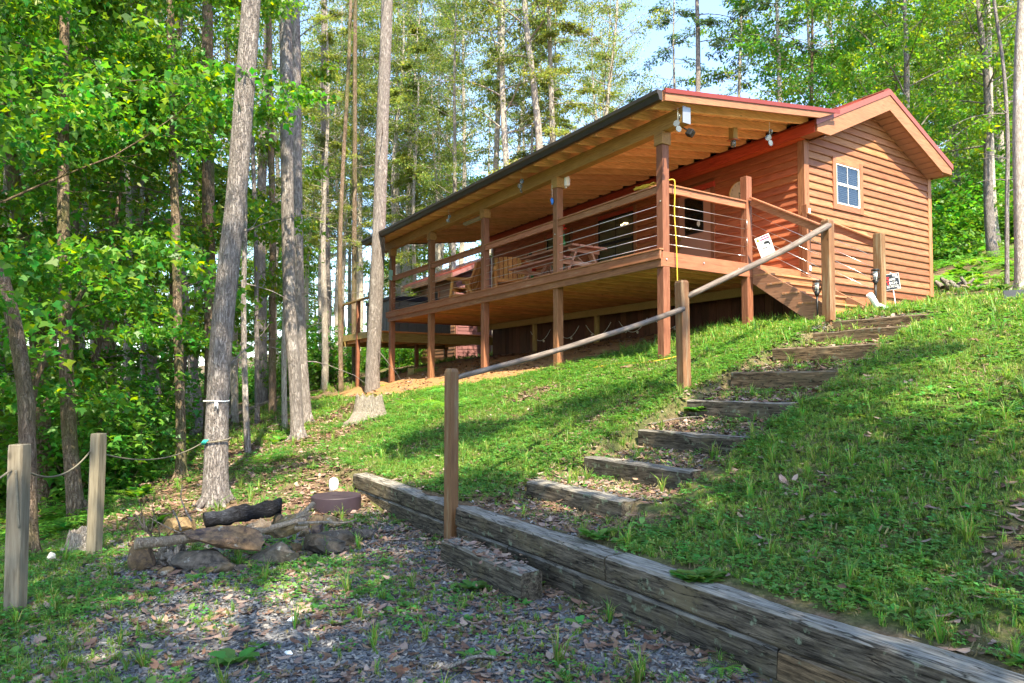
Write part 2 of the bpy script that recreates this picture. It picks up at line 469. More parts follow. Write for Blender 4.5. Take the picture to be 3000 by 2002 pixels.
def rock_mat(name, a, b, c0):
    t = NT(name)
    co = t.coord((1, 1, 1))
    n = t.noise(co, 6.0, 8, 0.65); n2 = t.noise(co, 2.0, 3)
    c = t.ramp(n2, [(0.35, a), (0.55, b), (0.7, c0)])
    c = t.mix(t.ramp(n, [(0.36, 0.9), (0.56, 0.0)]), c, tuple(x * 0.25 for x in b))
    n5 = t.noise(co, 26.0, 6, 0.7); c = t.mix(t.ramp(n5, [(0.40, 0.0), (0.62, 0.5)]), c, tuple(min(1, x * 2.2) for x in a))
    li = t.noise(co, 14.0, 4, 0.6)
    c = t.mix(t.ramp(li, [(0.62, 0.0), (0.70, 0.55)]), c, (0.38, 0.38, 0.34))
    c = t.vary(c, 0.2, 0.01)
    return t.pbr(c, 0.85, normal=t.bump(n, 0.8, 0.02), spec=0.2)
M['rock_tan'] = rock_mat('tan sandstone', (0.16, 0.105, 0.05), (0.11, 0.08, 0.05), (0.09, 0.06, 0.05))
M['rock_grey'] = rock_mat('grey field stone', (0.085, 0.07, 0.055), (0.06, 0.052, 0.045), (0.115, 0.08, 0.045))
M['rock_purple'] = rock_mat('purplish stone', (0.13, 0.08, 0.04), (0.065, 0.048, 0.058), (0.09, 0.07, 0.075))

# ------------------------------------------------------------------ ground shape
GX, GY = 0.845, 0.534          # uphill direction (across the porch)
LX, LY = -0.534, 0.845         # along the porch, away from the camera
def qs(x, y):
    dx = x + 0.445; dy = y - 5.9
    return dx * GX + dy * GY, dx * LX + dy * LY
def xy(q, s):
    return -0.445 + q * GX + s * LX, 5.9 + q * GY + s * LY
def sstep(a, b, x):
    t = np.clip((x - a) / (b - a), 0, 1)
    return t * t * (3 - 2 * t)
STEP_Q = [0.79, 1.55, 2.375, 3.235, 4.12, 5.11, 6.19, 6.82]
STEP_Z = [0.50, 0.672, 0.911, 1.22, 1.554, 1.886, 2.16, 2.355]
def s_left(q): return 0.07 + 0.118 * q
_nq = [-200, -60, -15, -6, -3, -1.45, -0.5, 0.1, 0.9, 2.375, 3.4, 4.87, 6.8, 8.2, 10.5, 12.9, 16, 20, 30, 60, 200]
_nz = [-16, -6, -2.3, -1.0, -0.32, 0.0, 0.20, 0.31, 0.46, 0.94, 1.30, 1.80, 2.35, 2.62, 2.85, 3.15, 4.0, 5.3, 8.2, 14, 30]
_kq = []; _kz = []
for k in range(8):
    if k == 0: _kq += [0.18, 0.865]; _kz += [0.325, 0.345]
    _kq += [STEP_Q[k] + 0.115, STEP_Q[k] + 0.17]; _kz += [STEP_Z[k] - 0.03, STEP_Z[k] - 0.012]
    if k < 7: _kq.append(STEP_Q[k + 1] + 0.075); _kz.append(STEP_Z[k + 1] - 0.185)
_kq += [7.6, 8.6]; _kz += [2.46, 2.60]
def fbm(x, y, f, seed=0.0):
    v = np.zeros_like(x)
    a = 1.0
    for i in range(4):
        v += a * (np.sin(x * f + 1.7 * i + seed + 1.3 * np.sin(y * f * 0.8 + i)) * np.cos(y * f * 1.1 + 2.1 * i + seed * 1.7 + 1.1 * np.sin(x * f * 0.7)))
        f *= 2.1; a *= 0.5
    return v
def H(x, y):
    x = np.asarray(x, float); y = np.asarray(y, float)
    q, s = qs(x, y)
    nat = np.interp(q, _nq, _nz)
    nat = nat - 0.03 * np.clip(s - 2.5, 0, 30) * np.clip(q / 4.0, 0, 1)
    flat = np.interp(q, [-200, -60, -9, -5.2, -3.5, 0.09, 0.10], [-16, -6, -1.3, -0.32, 0.0, 0.0, 0.0])
    w = 1 - sstep(1.2, 4.0, s)
    wwall = np.where(s < 2.75, 1.0, 0.0)
    low = np.where(q < 0.10, flat * w + nat * (1 - w), nat)
    low = np.where((q < 0.10) & (q > -0.6) & (s > 1.2) & (s < 2.75), np.minimum(low, 0.12), low)
    # past the end of the timber wall the bank eases down to the gravel
    ease = sstep(2.75, 3.6, s)
    z = low
    path = np.interp(q, _kq, _kz)
    sl = s_left(q)
    m = sstep(sl + 0.12, sl + 0.02, s) * sstep(sl - 1.55, sl - 1.42, s) * np.where((q > 0.15) & (q < 8.0), 1, 0) * (1 - sstep(7.4, 8.0, q))
    z = z * (1 - m) + path * m
    # level dirt under and behind the porch
    amp = 0.020 + 0.10 * sstep(14, 40, np.hypot(x, y))
    nz = fbm(x, y, 1.3) * amp * 0.8 + fbm(x, y, 6.0, 2.0) * 0.007
    nz = nz * (1 - 0.75 * m)
    return z + nz
def h1(x, y): return float(H(np.array([x]), np.array([y]))[0])

CP, SP = math.cos(PITCH), math.sin(PITCH)
def ray(u, v):
    """direction of the photo pixel (3000 wide) through the lens, y = 1"""
    x = (u - 1500) / 2000.0
    yy = (1001 + 3000 * 0.0164 - v) / 2000.0
    d = Vector((x, CP - yy * SP, SP + yy * CP))
    return d / d.y
def at(u, v, Y):
    d = ray(u, v)
    return Vector((d.x * Y, Y, CAMZ + d.z * Y))
def on_ground(u, v, far=60):
    d = ray(u, v)
    Y = 2.0; last = 2.0
    while Y < far:
        if CAMZ + d.z * Y < h1(d.x * Y, Y): break
        last = Y; Y += 0.1
    a, b = last, Y
    for _ in range(12):
        m = (a + b) / 2
        if CAMZ + d.z * m < h1(d.x * m, m): b = m
        else: a = m
    return Vector((d.x * b, b, h1(d.x * b, b)))
# cabin frame: local x across the porch (uphill), local y along the porch, z up from the deck
CAB_O = Vector((2.36, 10.58, 3.48))
CAB_R = R(32.3)
cr, sr = math.cos(CAB_R), math.sin(CAB_R)
def cab(g, l, z=0.0):
    return Vector((CAB_O.x + g * cr - l * sr, CAB_O.y + g * sr + l * cr, CAB_O.z + z))
def cab_h(g, l):
    p = cab(g, l); return h1(p.x, p.y) - CAB_O.z
# ================================================================== SETTING: ground
def zone_masks(x, y):
    """gravel, sand, lawn, bare masks (0..1)"""
    q, s = qs(x, y)
    n = fbm(x, y, 0.9, 5.0) * 0.35
    gravel = (1 - sstep(-0.15, 0.05, q)) * sstep(-3.6, -2.6, q + n * 0.5) * (1 - sstep(0.9, 2.2, s + n + 0.12 * (q + 1.5)))
    dx = (x - CAB_O.x); dy = (y - CAB_O.y)
    g = dx * cr + dy * sr; l = -dx * sr + dy * cr
    edge = np.interp(l, [1.6, 2.8, 4.2, 5.6, 8.0, 12.0], [0.9, 0.1, -0.6, -1.0, -1.4, -1.5])
    sand = sstep(edge - 0.15, edge + 0.30, g + n * 0.5) * (1 - sstep(3.5, 3.7, g)) * sstep(1.2, 2.4, l + n * 0.6) * (1 - sstep(12.5, 14.5, l))
    sl = s_left(q)
    path = sstep(sl + 0.25, sl - 0.05, s) * sstep(sl - 1.65, sl - 1.35, s) * np.where((q > -0.4) & (q < 7.4), 1, 0)
    lawn = sstep(0.14, 0.3, q) * (1 - sstep(3.2, 6.0, s + n * 2 - 1.2 * np.clip(q, 0, 3.2)))
    lawn = lawn * (1 - sand) * (1 - 0.9 * path) * (1 - 0.8 * (1 - sstep(0.75, 1.05, q)) * sstep(-1.9, -1.3, s) * (1 - sstep(0.0, 0.7, s)))
    lawn = lawn * (1 - sstep(7.5, 8.7, q + n)) * (1 - 0.85 * np.clip(fbm(x, y, 1.1, 14.0) * 1.3 - 0.75, 0, 1))
    return gravel, sand, lawn, path

def make_ground():
    def axis(lo, a, b, hi, st, far):
        out = list(np.arange(a, b, st))
        v = a; d = st
        left = []
        while v > lo:
            d *= far; v -= d; left.append(v)
        v = out[-1]; d = st; right = []
        while v < hi:
            d *= far; v += d; right.append(v)
        return np.array(left[::-1] + out + right)
    qa = axis(-230, -6.5, 10.5, 230, 0.07, 1.12)
    sa = axis(-150, -7.0, 15.0, 320, 0.085, 1.12)
    Q, S = np.meshgrid(qa, sa, indexing='ij')
    X = -0.445 + Q * GX + S * LX; Y = 5.9 + Q * GY + S * LY
    Z = H(X, Y)
    nq, ns = Q.shape
    V = np.stack([X, Y, Z], -1).reshape(-1, 3)
    i = np.arange(nq - 1)[:, None] * ns + np.arange(ns - 1)[None, :]
    F = np.stack([i, i + ns, i + ns + 1, i + 1], -1).reshape(-1, 4)
    me = bpy.data.meshes.new('ground')
    me.from_pydata(V.tolist(), [], F.tolist())
    me.polygons.foreach_set('use_smooth', [True] * len(F))
    g, sd, lw, pt = zone_masks(X, Y)
    for nm, arr in (('gravel', g), ('sand', sd), ('lawn', lw)):
        a = me.attributes.new(nm, 'FLOAT', 'POINT')
        a.data.foreach_set('value', arr.reshape(-1).astype(np.float32))
    t = NT('earth')
    def attr(n):
        a = t.n('ShaderNodeAttribute'); a.attribute_name = n; return a.outputs['Fac']
    co = t.coord((1, 1, 1), rnd=False)
    n1 = t.noise(co, 1.3, 6, 0.6); n2 = t.noise(co, 22.0, 5, 0.7); n3 = t.noise(co, 90.0, 3, 0.6)
    litter = t.ramp(n2, [(0.30, (0.06, 0.042, 0.030)), (0.5, (0.135, 0.088, 0.060)), (0.70, (0.24, 0.16, 0.115))])
    moss = t.ramp(n2, [(0.3, (0.035, 0.06, 0.014)), (0.6, (0.075, 0.12, 0.024)), (0.75, (0.15, 0.15, 0.05))])
    c = t.mix(t.ramp(n1, [(0.46, 0.0), (0.62, 0.8)]), litter, moss)
    vo = t.n('ShaderNodeTexVoronoi'); vo.inputs['Scale'].default_value = 38.0; t.l(co, vo.inputs['Vector'])
    sxyz = t.n('ShaderNodeSeparateXYZ'); t.l(vo.outputs['Color'], sxyz.inputs[0])
    gr = t.ramp(sxyz.outputs[0], [(0.0, (0.07, 0.07, 0.075)), (0.5, (0.16, 0.165, 0.18)), (1.0, (0.26, 0.26, 0.27))])
    gr = t.mix(t.ramp(n1, [(0.42, 0.0), (0.60, 0.85)]), gr, litter)
    c = t.mix(attr('gravel'), c, gr)
    sand = t.ramp(n2, [(0.28, (0.22, 0.115, 0.048)), (0.55, (0.33, 0.185, 0.085)), (0.75, (0.42, 0.26, 0.135))])
    c = t.mix(attr('sand'), c, sand)
    lawn = t.ramp(n2, [(0.3, (0.030, 0.050, 0.012)), (0.55, (0.065, 0.10, 0.022)), (0.74, (0.15, 0.115, 0.06))])
    c = t.mix(attr('lawn'), c, lawn)
    h = t.n('ShaderNodeMath', operation='ADD'); t.l(n2, h.inputs[0]); t.l(n3, h.inputs[1])
    t.pbr(c, 0.95, normal=t.bump(h.outputs[0], 0.7, 0.02), spec=0.1)
    me.materials.append(t.m)
    o = link('ground', me)
    o['kind'] = 'structure'
make_ground()

# ================================================================== timber retaining wall and step timbers
def timber_mesh(name, L, d, hgt, seed, mat, wob=0.005):
    """old tie: x along the length, worn edges"""
    rnd = random.Random(seed)
    bm = bmesh.new()
    n = max(6, int(L / 0.12))
    prof = []
    c = 0.016
    for (a, b) in ((-d/2 + c, -hgt/2), (d/2 - c, -hgt/2), (d/2, -hgt/2 + c), (d/2, 0), (d/2, hgt/2 - c), (d/2 - c, hgt/2),
                   (0, hgt/2), (-d/2 + c, hgt/2), (-d/2, hgt/2 - c), (-d/2, 0), (-d/2, -hgt/2 + c)):
        prof.append((a, b))
    rings = []
    off = seed * 3.71
    for i in range(n + 1):
        x = L * i / n
        ring = []
        for (a, b) in prof:
            v = Vector((x * 1.7 + off, a * 9, b * 9))
            k = mnoise.noise_vector(v) * wob * 1.6 + mnoise.noise_vector(v * 3.7) * wob * 0.8
            ex = 0
            if i in (0, n): ex = mnoise.noise(Vector((a * 12 + off, b * 12, 1.0))) * 0.02
            wear = max(0.0, mnoise.noise(Vector((x * 2.3 + off, a * 5, b * 5 + 9))) - 0.22) * 0.05 if b > 0 else 0.0
            ring.append(bm.verts.new((x + ex, a * (1 - wear * 2) + k.y, b - wear + k.z)))
        rings.append(ring)
    m = len(prof)
    for i in range(n):
        for k in range(m):
            bm.faces.new((rings[i][k], rings[i][(k+1) % m], rings[i+1][(k+1) % m], rings[i+1][k]))
    bm.faces.new(list(reversed(rings[0]))); bm.faces.new(rings[-1])
    bmesh.ops.recalc_face_normals(bm, faces=bm.faces)
    me = bpy.data.meshes.new(name); bm.to_mesh(me); bm.free()
    me.polygons.foreach_set('use_smooth', [False] * len(me.polygons))
    me.materials.append(mat)
    return me
def place_tie(name, p0, L, d, hgt, seed, mat, parent=None, ang=None, tilt=0.0):
    """p0 = front upper far corner (q, s, ztop); runs toward the camera (-L)"""
    q, s, zt = p0
    x, y = xy(q + d / 2, s)
    a = math.atan2(-LY, -LX) if ang is None else ang
    me = timber_mesh(name, L, d, hgt, seed, mat)
    o = link(name, me, parent, (x, y, zt - hgt / 2), (0, tilt, a))
    return o
wall = empty('timber_retaining_wall', (0, 0, 0), 0, 'low retaining wall of two courses of old dark railway timbers', 'retaining wall')
seed = 1
for (s0, s1, m) in ((2.74, 0.515, 'tie'), (0.505, -1.90, 'tie'), (-1.91, -4.35, 'tie'), (-4.36, -6.8, 'tie')):
    place_tie('timber', (0.0 + 0.008 * (seed % 2), s0, 0.332), s0 - s1, 0.19, 0.162, seed, M[m], wall); seed += 1
for (s0, s1, m) in ((2.72, 1.66, 'tie'), (1.65, -0.745, 'tie'), (-0.755, -3.14, 'tie'), (-3.15, -5.5, 'tie_brown'), (-5.51, -7.2, 'tie')):
    place_tie('timber', (0.012, s0, 0.164), s0 - s1, 0.19, 0.215, seed, M[m], wall); seed += 1
# broken remnant tie lying just behind the wall at right
x, y = xy(0.33, -2.55)
o = link('rotten_timber', timber_mesh('rotten_timber', 1.15, 0.12, 0.09, 77, M['tie'], 0.026), None, (x, y, 0.322), (0, 0.02, math.atan2(-LY, -LX) - 0.05))
tag(o, 'thin rotten timber sunk in the grass directly behind the retaining wall at lower right', 'timber')

o = place_tie('step_timber', (-0.33, -0.30, 0.17), 1.16, 0.17, 0.20, 31, M['tie'])
tag(o, 'lowest step timber on the gravel before the retaining wall, beside the tall post', 'timber step', 'timber steps up the bank')
step_labels = [
    'short dark step timber closest behind the retaining wall, second step from the bottom',
    'lighter topped step timber with bare leafy ground below it, third step from the bottom',
    'dark step timber in brown litter, fourth step from the bottom of the bank',
    'curved grey topped step timber starting at the middle handrail post, fifth from the bottom',
    'brown bowed step timber in bright grass, sixth from the bottom of the bank',
    'sunlit brown step timber partly hidden by weeds, third from the top of the steps',
    'weedy step timber just under the top step near the cabin stairs',
    'top step timber with pale gravel on it in front of the cabin stairs']
for k in range(8):
    q = STEP_Q[k]
    hg = 0.20 if k < 4 else 0.22
    ln = (1.33, 1.42, 1.40, 1.44, 1.44, 1.42, 1.62, 1.75)[k]
    mm = M['tie'] if k < 4 else M['tie_brown']
    o = place_tie('step_timber', (q, s_left(q), STEP_Z[k]), ln, 0.18, hg, 40 + k, mm)
    tag(o, step_labels[k], 'timber step', 'timber steps up the bank')

# ================================================================== CABIN
cabin = empty('cabin', CAB_O, CAB_R, 'brown lap sided cabin with a long covered porch and red metal roof', 'cabin')
L_END = 11.2; WG = 3.60; WG2 = 8.05; APX = 5.83; EAVE_Z = 2.46
_cache = {}
def rbox(name, mat, a, b, parent=None, bevel=0.0, rot=None):
    """box part whose mesh is shared between equal sizes; origin at its centre"""
    d = tuple(round(abs(b[i] - a[i]), 3) for i in range(3))
    key = (name, mat.name, d, bevel)
    if key not in _cache:
        _cache[key] = MB().box((-d[0]/2, -d[1]/2, -d[2]/2), (d[0]/2, d[1]/2, d[2]/2)).mesh(name, mat, bevel)
    c = tuple((a[i] + b[i]) / 2 for i in range(3))
    return link(name, _cache[key], cabin if parent is None else parent, c, rot)

EXP = 0.143
def lap(name, mat, a0, a1, z, face, along, top_a0=None, top_a1=None, parent=None, h=EXP):
    """lap siding board: face = coordinate of the wall plane; along 'l' (faces -g) or 'g' (faces -l)"""
    t0 = a0 if top_a0 is None else top_a0; t1 = a1 if top_a1 is None else top_a1
    c = (a0 + a1) / 2
    key = (name, mat.name, along, round(a1 - a0, 3), round(t0 - a0, 3), round(t1 - a1, 3), round(h, 3))
    if key not in _cache:
        hh = h + 0.012
        lo, hi = -0.038, -0.008
        vs = []
        for (zz, off, A0, A1) in ((0, lo, a0 - c, a1 - c), (0.018, lo - 0.003, a0 - c, a1 - c), (hh, hi, t0 - c, t1 - c)):
            for A in (A0, A1):
                for o_ in (off, 0.0):
                    vs.append((o_, A, zz) if along == 'l' else (A, o_, zz))
        # indices: ring r: r*4 + (0 A0 front,1 A0 back,2 A1 front,3 A1 back)
        fs = []
        for r in range(2):
            b = r * 4
            fs += [(b, b+2, b+6, b+4), (b+1, b+5, b+7, b+3), (b, b+4, b+5, b+1), (b+2, b+3, b+7, b+6)]
        fs += [(0, 1, 3, 2), (8, 10, 11, 9)]
        _cache[key] = MB().add(vs, fs).mesh(name, mat)
    loc = (face, c, z) if along == 'l' else (c, face, z)
    return link(name, _cache[key], cabin if parent is None else parent, loc)

# ---- wall cores (behind the boards) as the wall part
MB().box((WG + 0.01, 0.03, -0.16), (WG + 0.09, L_END, 2.46)).build('wall', M['siding_l'], cabin)
core = MB()
core.prism([(WG + 0.02, -0.16), (WG2 - 0.02, -0.16), (WG2 - 0.02, 2.45), (APX, 3.36), (WG + 0.02, 2.45)], 0.01, 0.09, 1)
core.build('wall', M['siding_g'], cabin)
MB().prism([(WG + 0.1, -0.16), (WG2 - 0.02, -0.16), (WG2 - 0.02, 2.45), (APX, 3.36), (WG + 0.1, 2.45)], L_END - 0.09, L_END, 1).build('wall', M['siding_g'], cabin)
MB().box((WG2 - 0.1, 0.1, -0.16), (WG2 - 0.02, L_END - 0.1, 2.45)).build('wall', M['siding_l'], cabin)
# ---- gable siding
win = (4.445, 5.45, 1.28, 2.30)
rs = (3.73 - 2.65) / (APX - 3.44)
def roof_under(g): return 2.44 + rs * (min(g, 2 * APX - g) - 3.44) + 0.0
z = -0.15; k = 0
while z < 3.42:
    zt = z + EXP
    def lim(zz):
        if zz <= roof_under(WG): return WG + 0.0, WG2
        gl = 3.44 + (zz - 2.44) / rs
        return gl, 2 * APX - gl
    a0, a1 = lim(z); b0, b1 = lim(zt)
    a0 = max(a0, WG + 0.10); b0 = max(b0, WG + 0.10); a1 = min(a1, WG2 - 0.085); b1 = min(b1, WG2 - 0.085)
    if b1 - b0 > 0.05:
        if zt > win[2] + 0.02 and z < win[3] - 0.02:
            lap('siding_board', M['siding_g'], a0, win[0] + 0.02, z, 0.0, 'g', b0, win[0] + 0.02)
            lap('siding_board', M['siding_g'], win[1] - 0.02, a1, z, 0.0, 'g', win[1] - 0.02, b1)
        else:
            sp = a0 + (a1 - a0) * (0.3 + 0.45 * ((k * 0.618) % 1))
            if k % 3 == 1 and a1 - a0 > 3:
                lap('siding_board', M['siding_g'], a0, sp - 0.001, z, 0.0, 'g', b0, sp - 0.001)
                lap('siding_board', M['siding_g'], sp + 0.001, a1, z, 0.0, 'g', sp + 0.001, b1)
            else:
                lap('siding_board', M['siding_g'], a0, a1, z, 0.0, 'g', b0, b1)
    z += EXP; k += 1
# ---- long wall siding with openings  (l0, l1, z0, z1)
openings = [(2.10, 3.17, -0.02, 2.20), (4.52, 5.93, 0.78, 2.17), (7.02, 8.25, 0.0, 2.12)]
z = -0.15
while z < 2.42:
    zt = z + EXP
    segs = [(0.10, L_END - 0.09)]
    for (o0, o1, z0, z1) in openings:
        if zt > z0 + 0.03 and z < z1 - 0.03:
            ns = []
            for (p, q_) in segs:
                if o0 > p and o1 < q_: ns += [(p, o0 - 0.002), (o1 + 0.002, q_)]
                else: ns.append((p, q_))
            segs = ns
    for (p, q_) in segs:
        lap('siding_board', M['siding_l'], p, q_, z, WG, 'l')
    z += EXP
# ---- corner boards
rbox('corner_board', M['trim_z'], (WG - 0.045, -0.045, -0.17), (WG + 0.10, -0.004, 2.45), bevel=0.004)
rbox('corner_board', M['trim_z'], (WG - 0.045, -0.002, -0.17), (WG - 0.004, 0.10, 2.45), bevel=0.004)
rbox('corner_board', M['trim_z'], (WG2 - 0.09, -0.045, -0.17), (WG2 + 0.045, -0.004, 2.50), bevel=0.004)
rbox('corner_board', M['trim_z'], (WG2 + 0.002, -0.002, -0.17), (WG2 + 0.043, 0.10, 2.42), bevel=0.004)
rbox('corner_board', M['trim_z'], (WG - 0.045, L_END - 0.09, -0.17), (WG - 0.004, L_END + 0.04, 2.44), bevel=0.004)
rbox('skirt_trim', M['siding_g'], (WG + 0.02, -0.012, -0.29), (WG2, 0.02, -0.155))
for i in range(9):
    g0 = 3.64 + i * 0.487
    rbox('skirt_board', M['siding_g'], (g0, 0.03, -1.3), (g0 + 0.480, 0.055, -0.292))
# ---- under-porch skirt planks (dark)
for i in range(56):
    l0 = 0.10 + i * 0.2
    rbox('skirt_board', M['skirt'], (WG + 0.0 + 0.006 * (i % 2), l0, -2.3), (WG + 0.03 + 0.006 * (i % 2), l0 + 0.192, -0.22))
# ---- window builder
def window(face, a0, a1, z0, z1, along, trim_w, sash_mat, trim_mat_v, trim_mat_h, blinds, name='window'):
    w = empty(name, (0, 0, 0)); w.parent = cabin
    def bx(nm, mat, A0, A1, Z0, Z1, f0, f1, bev=0.003):
        if along == 'g': return rbox(nm, mat, (A0, face + f0, Z0), (A1, face + f1, Z1), w, bev)
        return rbox(nm, mat, (face + f0, A0, Z0), (face + f1, A1, Z1), w, bev)
    t = trim_w
    bx('trim', trim_mat_v, a0, a0 + t, z0, z1, -0.018, 0.030)
    bx('trim', trim_mat_v, a1 - t, a1, z0, z1, -0.018, 0.030)
    bx('trim', trim_mat_h, a0 + t + 0.002, a1 - t - 0.002, z1 - t, z1, -0.015, 0.030)
    bx('trim', trim_mat_h, a0 + t + 0.002, a1 - t - 0.002, z0, z0 + t, -0.015, 0.030)
    i0, i1, j0, j1 = a0 + t + 0.003, a1 - t - 0.003, z0 + t + 0.003, z1 - t - 0.003
    zm = (j0 + j1) / 2
    f = 0.024 if blinds == 'white' else 0.032
    for (Z0, Z1, d) in ((zm + 0.002, j1, 0.006), (j0, zm - 0.002, -0.002)):
        bx('sash', sash_mat, i0, i0 + f, Z0, Z1, d - 0.012, d + 0.010)
        bx('sash', sash_mat, i1 - f, i1, Z0, Z1, d - 0.012, d + 0.010)
        bx('sash', sash_mat, i0 + f + .001, i1 - f - .001, Z1 - f, Z1, d - 0.012, d + 0.010)
        bx('sash', sash_mat, i0 + f + .001, i1 - f - .001, Z0, Z0 + f, d - 0.012, d + 0.010)
        bx('muntin', sash_mat, (i0 + i1) / 2 - 0.004, (i0 + i1) / 2 + 0.004, Z0 + f + .001, Z1 - f - .001, d - 0.004, d + 0.004, 0)
        if blinds != 'white': bx('muntin', sash_mat, i0 + f + .001, i1 - f - .001, (Z0 + Z1) / 2 - 0.006, (Z0 + Z1) / 2 + 0.006, d - 0.0055, d - 0.0045, 0)
        bx('pane', M['glass'], i0 + f + .001, i1 - f - .001, Z0 + f + .001, Z1 - f - .001, d + 0.0045, d + 0.0065, 0)
    if blinds == 'white':
        n = int((j1 - j0) / 0.038)
        for i in range(n):
            zz = j0 + 0.02 + i * 0.038
            if zz > j1 - 0.14: break
            ang = 0.5 if zz < zm else 0.15
            o = bx('blind_slat', M['white_blind'], i0 + 0.01, i1 - 0.01, zz, zz + 0.003, 0.0175, 0.0375, 0)
            o.rotation_euler = (ang, 0, 0) if along == 'g' else (0, ang, 0)
        bx('room_dark', M['dark_in'], i0, i1, j0, j1, 0.0405, 0.0435, 0)  # black sheet paints the room's shade and the dark reflection above the slats
    else:
        bx('shade', M['tan_blind'], i0 + 0.005, i1 - 0.005, j0, j1, 0.019, 0.024, 0)
    return w
# holes in the wall cores are not cut: windows sit proud of them, so give them their own box recess
def gable_window():
    w = window(-0.035, win[0], win[1], win[2], win[3], 'g', 0.115, M['white'], M['trim_z'], M['trim_x'], 'white')
gable_window()
w2 = window(WG - 0.035, 4.46, 5.99, 0.72, 2.23, 'l', 0.10, M['black'], M['trim_z'], M['eave_red'], 'tan')
w3 = window(WG - 0.035, 6.98, 8.29, -0.02, 2.18, 'l', 0.10, M['black'], M['trim_z'], M['eave_red'], 'tan', 'patio_window')
# ---- front door
dr = empty('door'); dr.parent = cabin
F = WG - 0.055
rbox('door_panel', M['door'], (F + 0.012, 2.175, 0.01), (F + 0.05, 3.09, 2.08), dr, 0.003)
rbox('jamb', M['trim_z'], (F - 0.004, 2.075, -0.02), (F + 0.045, 2.170, 2.09), dr, 0.004)
rbox('jamb', M['trim_z'], (F - 0.004, 3.095, -0.02), (F + 0.045, 3.195, 2.09), dr, 0.004)
rbox('jamb', M['eave_red'], (F - 0.006, 2.06, 2.092), (F + 0.045, 3.21, 2.21), dr, 0.004)
rbox('door_window', M['dark_in'], (F + 0.007, 2.40, 1.22), (F + 0.0115, 2.87, 1.98), dr)
for a, b in (((F+0.001, 2.37, 1.19), (F+0.0068, 2.40, 2.01)), ((F+0.001, 2.87, 1.19), (F+0.0068, 2.90, 2.01)),
             ((F+0.001, 2.401, 1.98), (F+0.0068, 2.869, 2.01)), ((F+0.001, 2.401, 1.19), (F+0.0068, 2.869, 1.22)), ((F+0.001, 2.401, 1.60), (F+0.0068, 2.869, 1.625))):
    rbox('window_frame', M['dark_in'], a, b, dr)
rbox('pane', M['glass'], (F + 0.0035, 2.402, 1.221), (F + 0.0055, 2.868, 1.979), dr)
st = MB(); st.prism([(2.46, 1.36), (2.50, 1.31), (2.55, 1.37), (2.545, 1.43), (2.50, 1.45), (2.465, 1.43)], F + 0.0015, F + 0.003, 0)
st.build('sticker', M['white'], dr)
st = MB(); st.prism([(2.70, 1.30), (2.78, 1.30), (2.77, 1.34), (2.75, 1.32), (2.73, 1.35), (2.70, 1.33)], F + 0.0015, F + 0.003, 0)
st.build('sticker', M['whiteplastic'], dr)
kb = MB(); kb.tube([(F + 0.012, 3.02, 0.95), (F - 0.03, 3.02, 0.95)], [0.012, 0.012], 8); kb.tube([(F - 0.03, 3.02, 0.95), (F - 0.06, 3.02, 0.95), (F - 0.075, 3.02, 0.95)], [0.026, 0.028, 0.012], 12)
kb.build('door_knob', M['brass'], dr)
MB().tube([(F + 0.012, 3.02, 1.13), (F - 0.012, 3.02, 1.13)], 0.03, 12).build('dead_bolt', M['brass'], dr)

# ---- house roof
RO = -0.36
def house_z(g, top=2.65): return top + rs * (min(g, 2 * APX - g) - 3.44)
for side in (0, 1):
    g0, g1 = (3.40, APX) if side == 0 else (APX, 2 * APX - 3.40)
    z0, z1 = house_z(g0, 2.66), house_z(g1, 2.66)
    MB().prism([(g0, z0), (g1, z1), (g1, z1 + 0.035), (g0, z0 + 0.035)], RO - 0.02, L_END + 0.4, 1).build('roof_panel', M['red_metal'], cabin)
    # standing ribs
    for i in range(14):
        a = 0.08 + i * 0.88
        MB().prism([(g0, z0 + 0.037), (g1, z1 + 0.037), (g1, z1 + 0.062), (g0, z0 + 0.062)], a, a + 0.03, 1).build('roof_rib', M['red_metal'], cabin)
MB().prism([(APX - 0.16, house_z(APX - 0.16, 2.70)), (APX, house_z(APX, 2.705)), (APX + 0.16, house_z(APX + 0.16, 2.70)),
            (APX + 0.16, house_z(APX + 0.16, 2.725)), (APX, house_z(APX, 2.735)), (APX - 0.16, house_z(APX - 0.16, 2.725))], RO - 0.03, L_END + 0.4, 1).build('ridge_cap', M['red_metal'], cabin)
# rake boards + red flashing (near gable and far gable)
for (y0, y1) in ((RO - 0.045, RO - 0.005), (L_END + 0.365, L_END + 0.40)):
    for side in (0, 1):
        sgn = 1 if side == 0 else -1
        def gg(g): return g if side == 0 else 2 * APX - g
        e = 3.43; bz = 2.46; H0 = 0.30
        zt = lambda g: house_z(g, 2.585)
        gclip = 3.44 + (bz - (2.585 - H0)) / rs
        poly = [(gg(e), bz), (gg(gclip), bz), (gg(APX), zt(APX) - H0), (gg(APX), zt(APX)), (gg(e), zt(e))]
        MB().prism(poly, y0, y1, 1).build('rake_board', M['fascia_x'], cabin)
        zf = lambda g: house_z(g, 2.590)
        poly = [(gg(3.385), zf(3.385)), (gg(APX), zf(APX)), (gg(APX), zf(APX) + 0.112), (gg(3.385), zf(3.385) + 0.112)]
        MB().prism(poly, y0 - 0.016, y1 - 0.006, 1).build('rake_flashing', M['red_lit'], cabin)
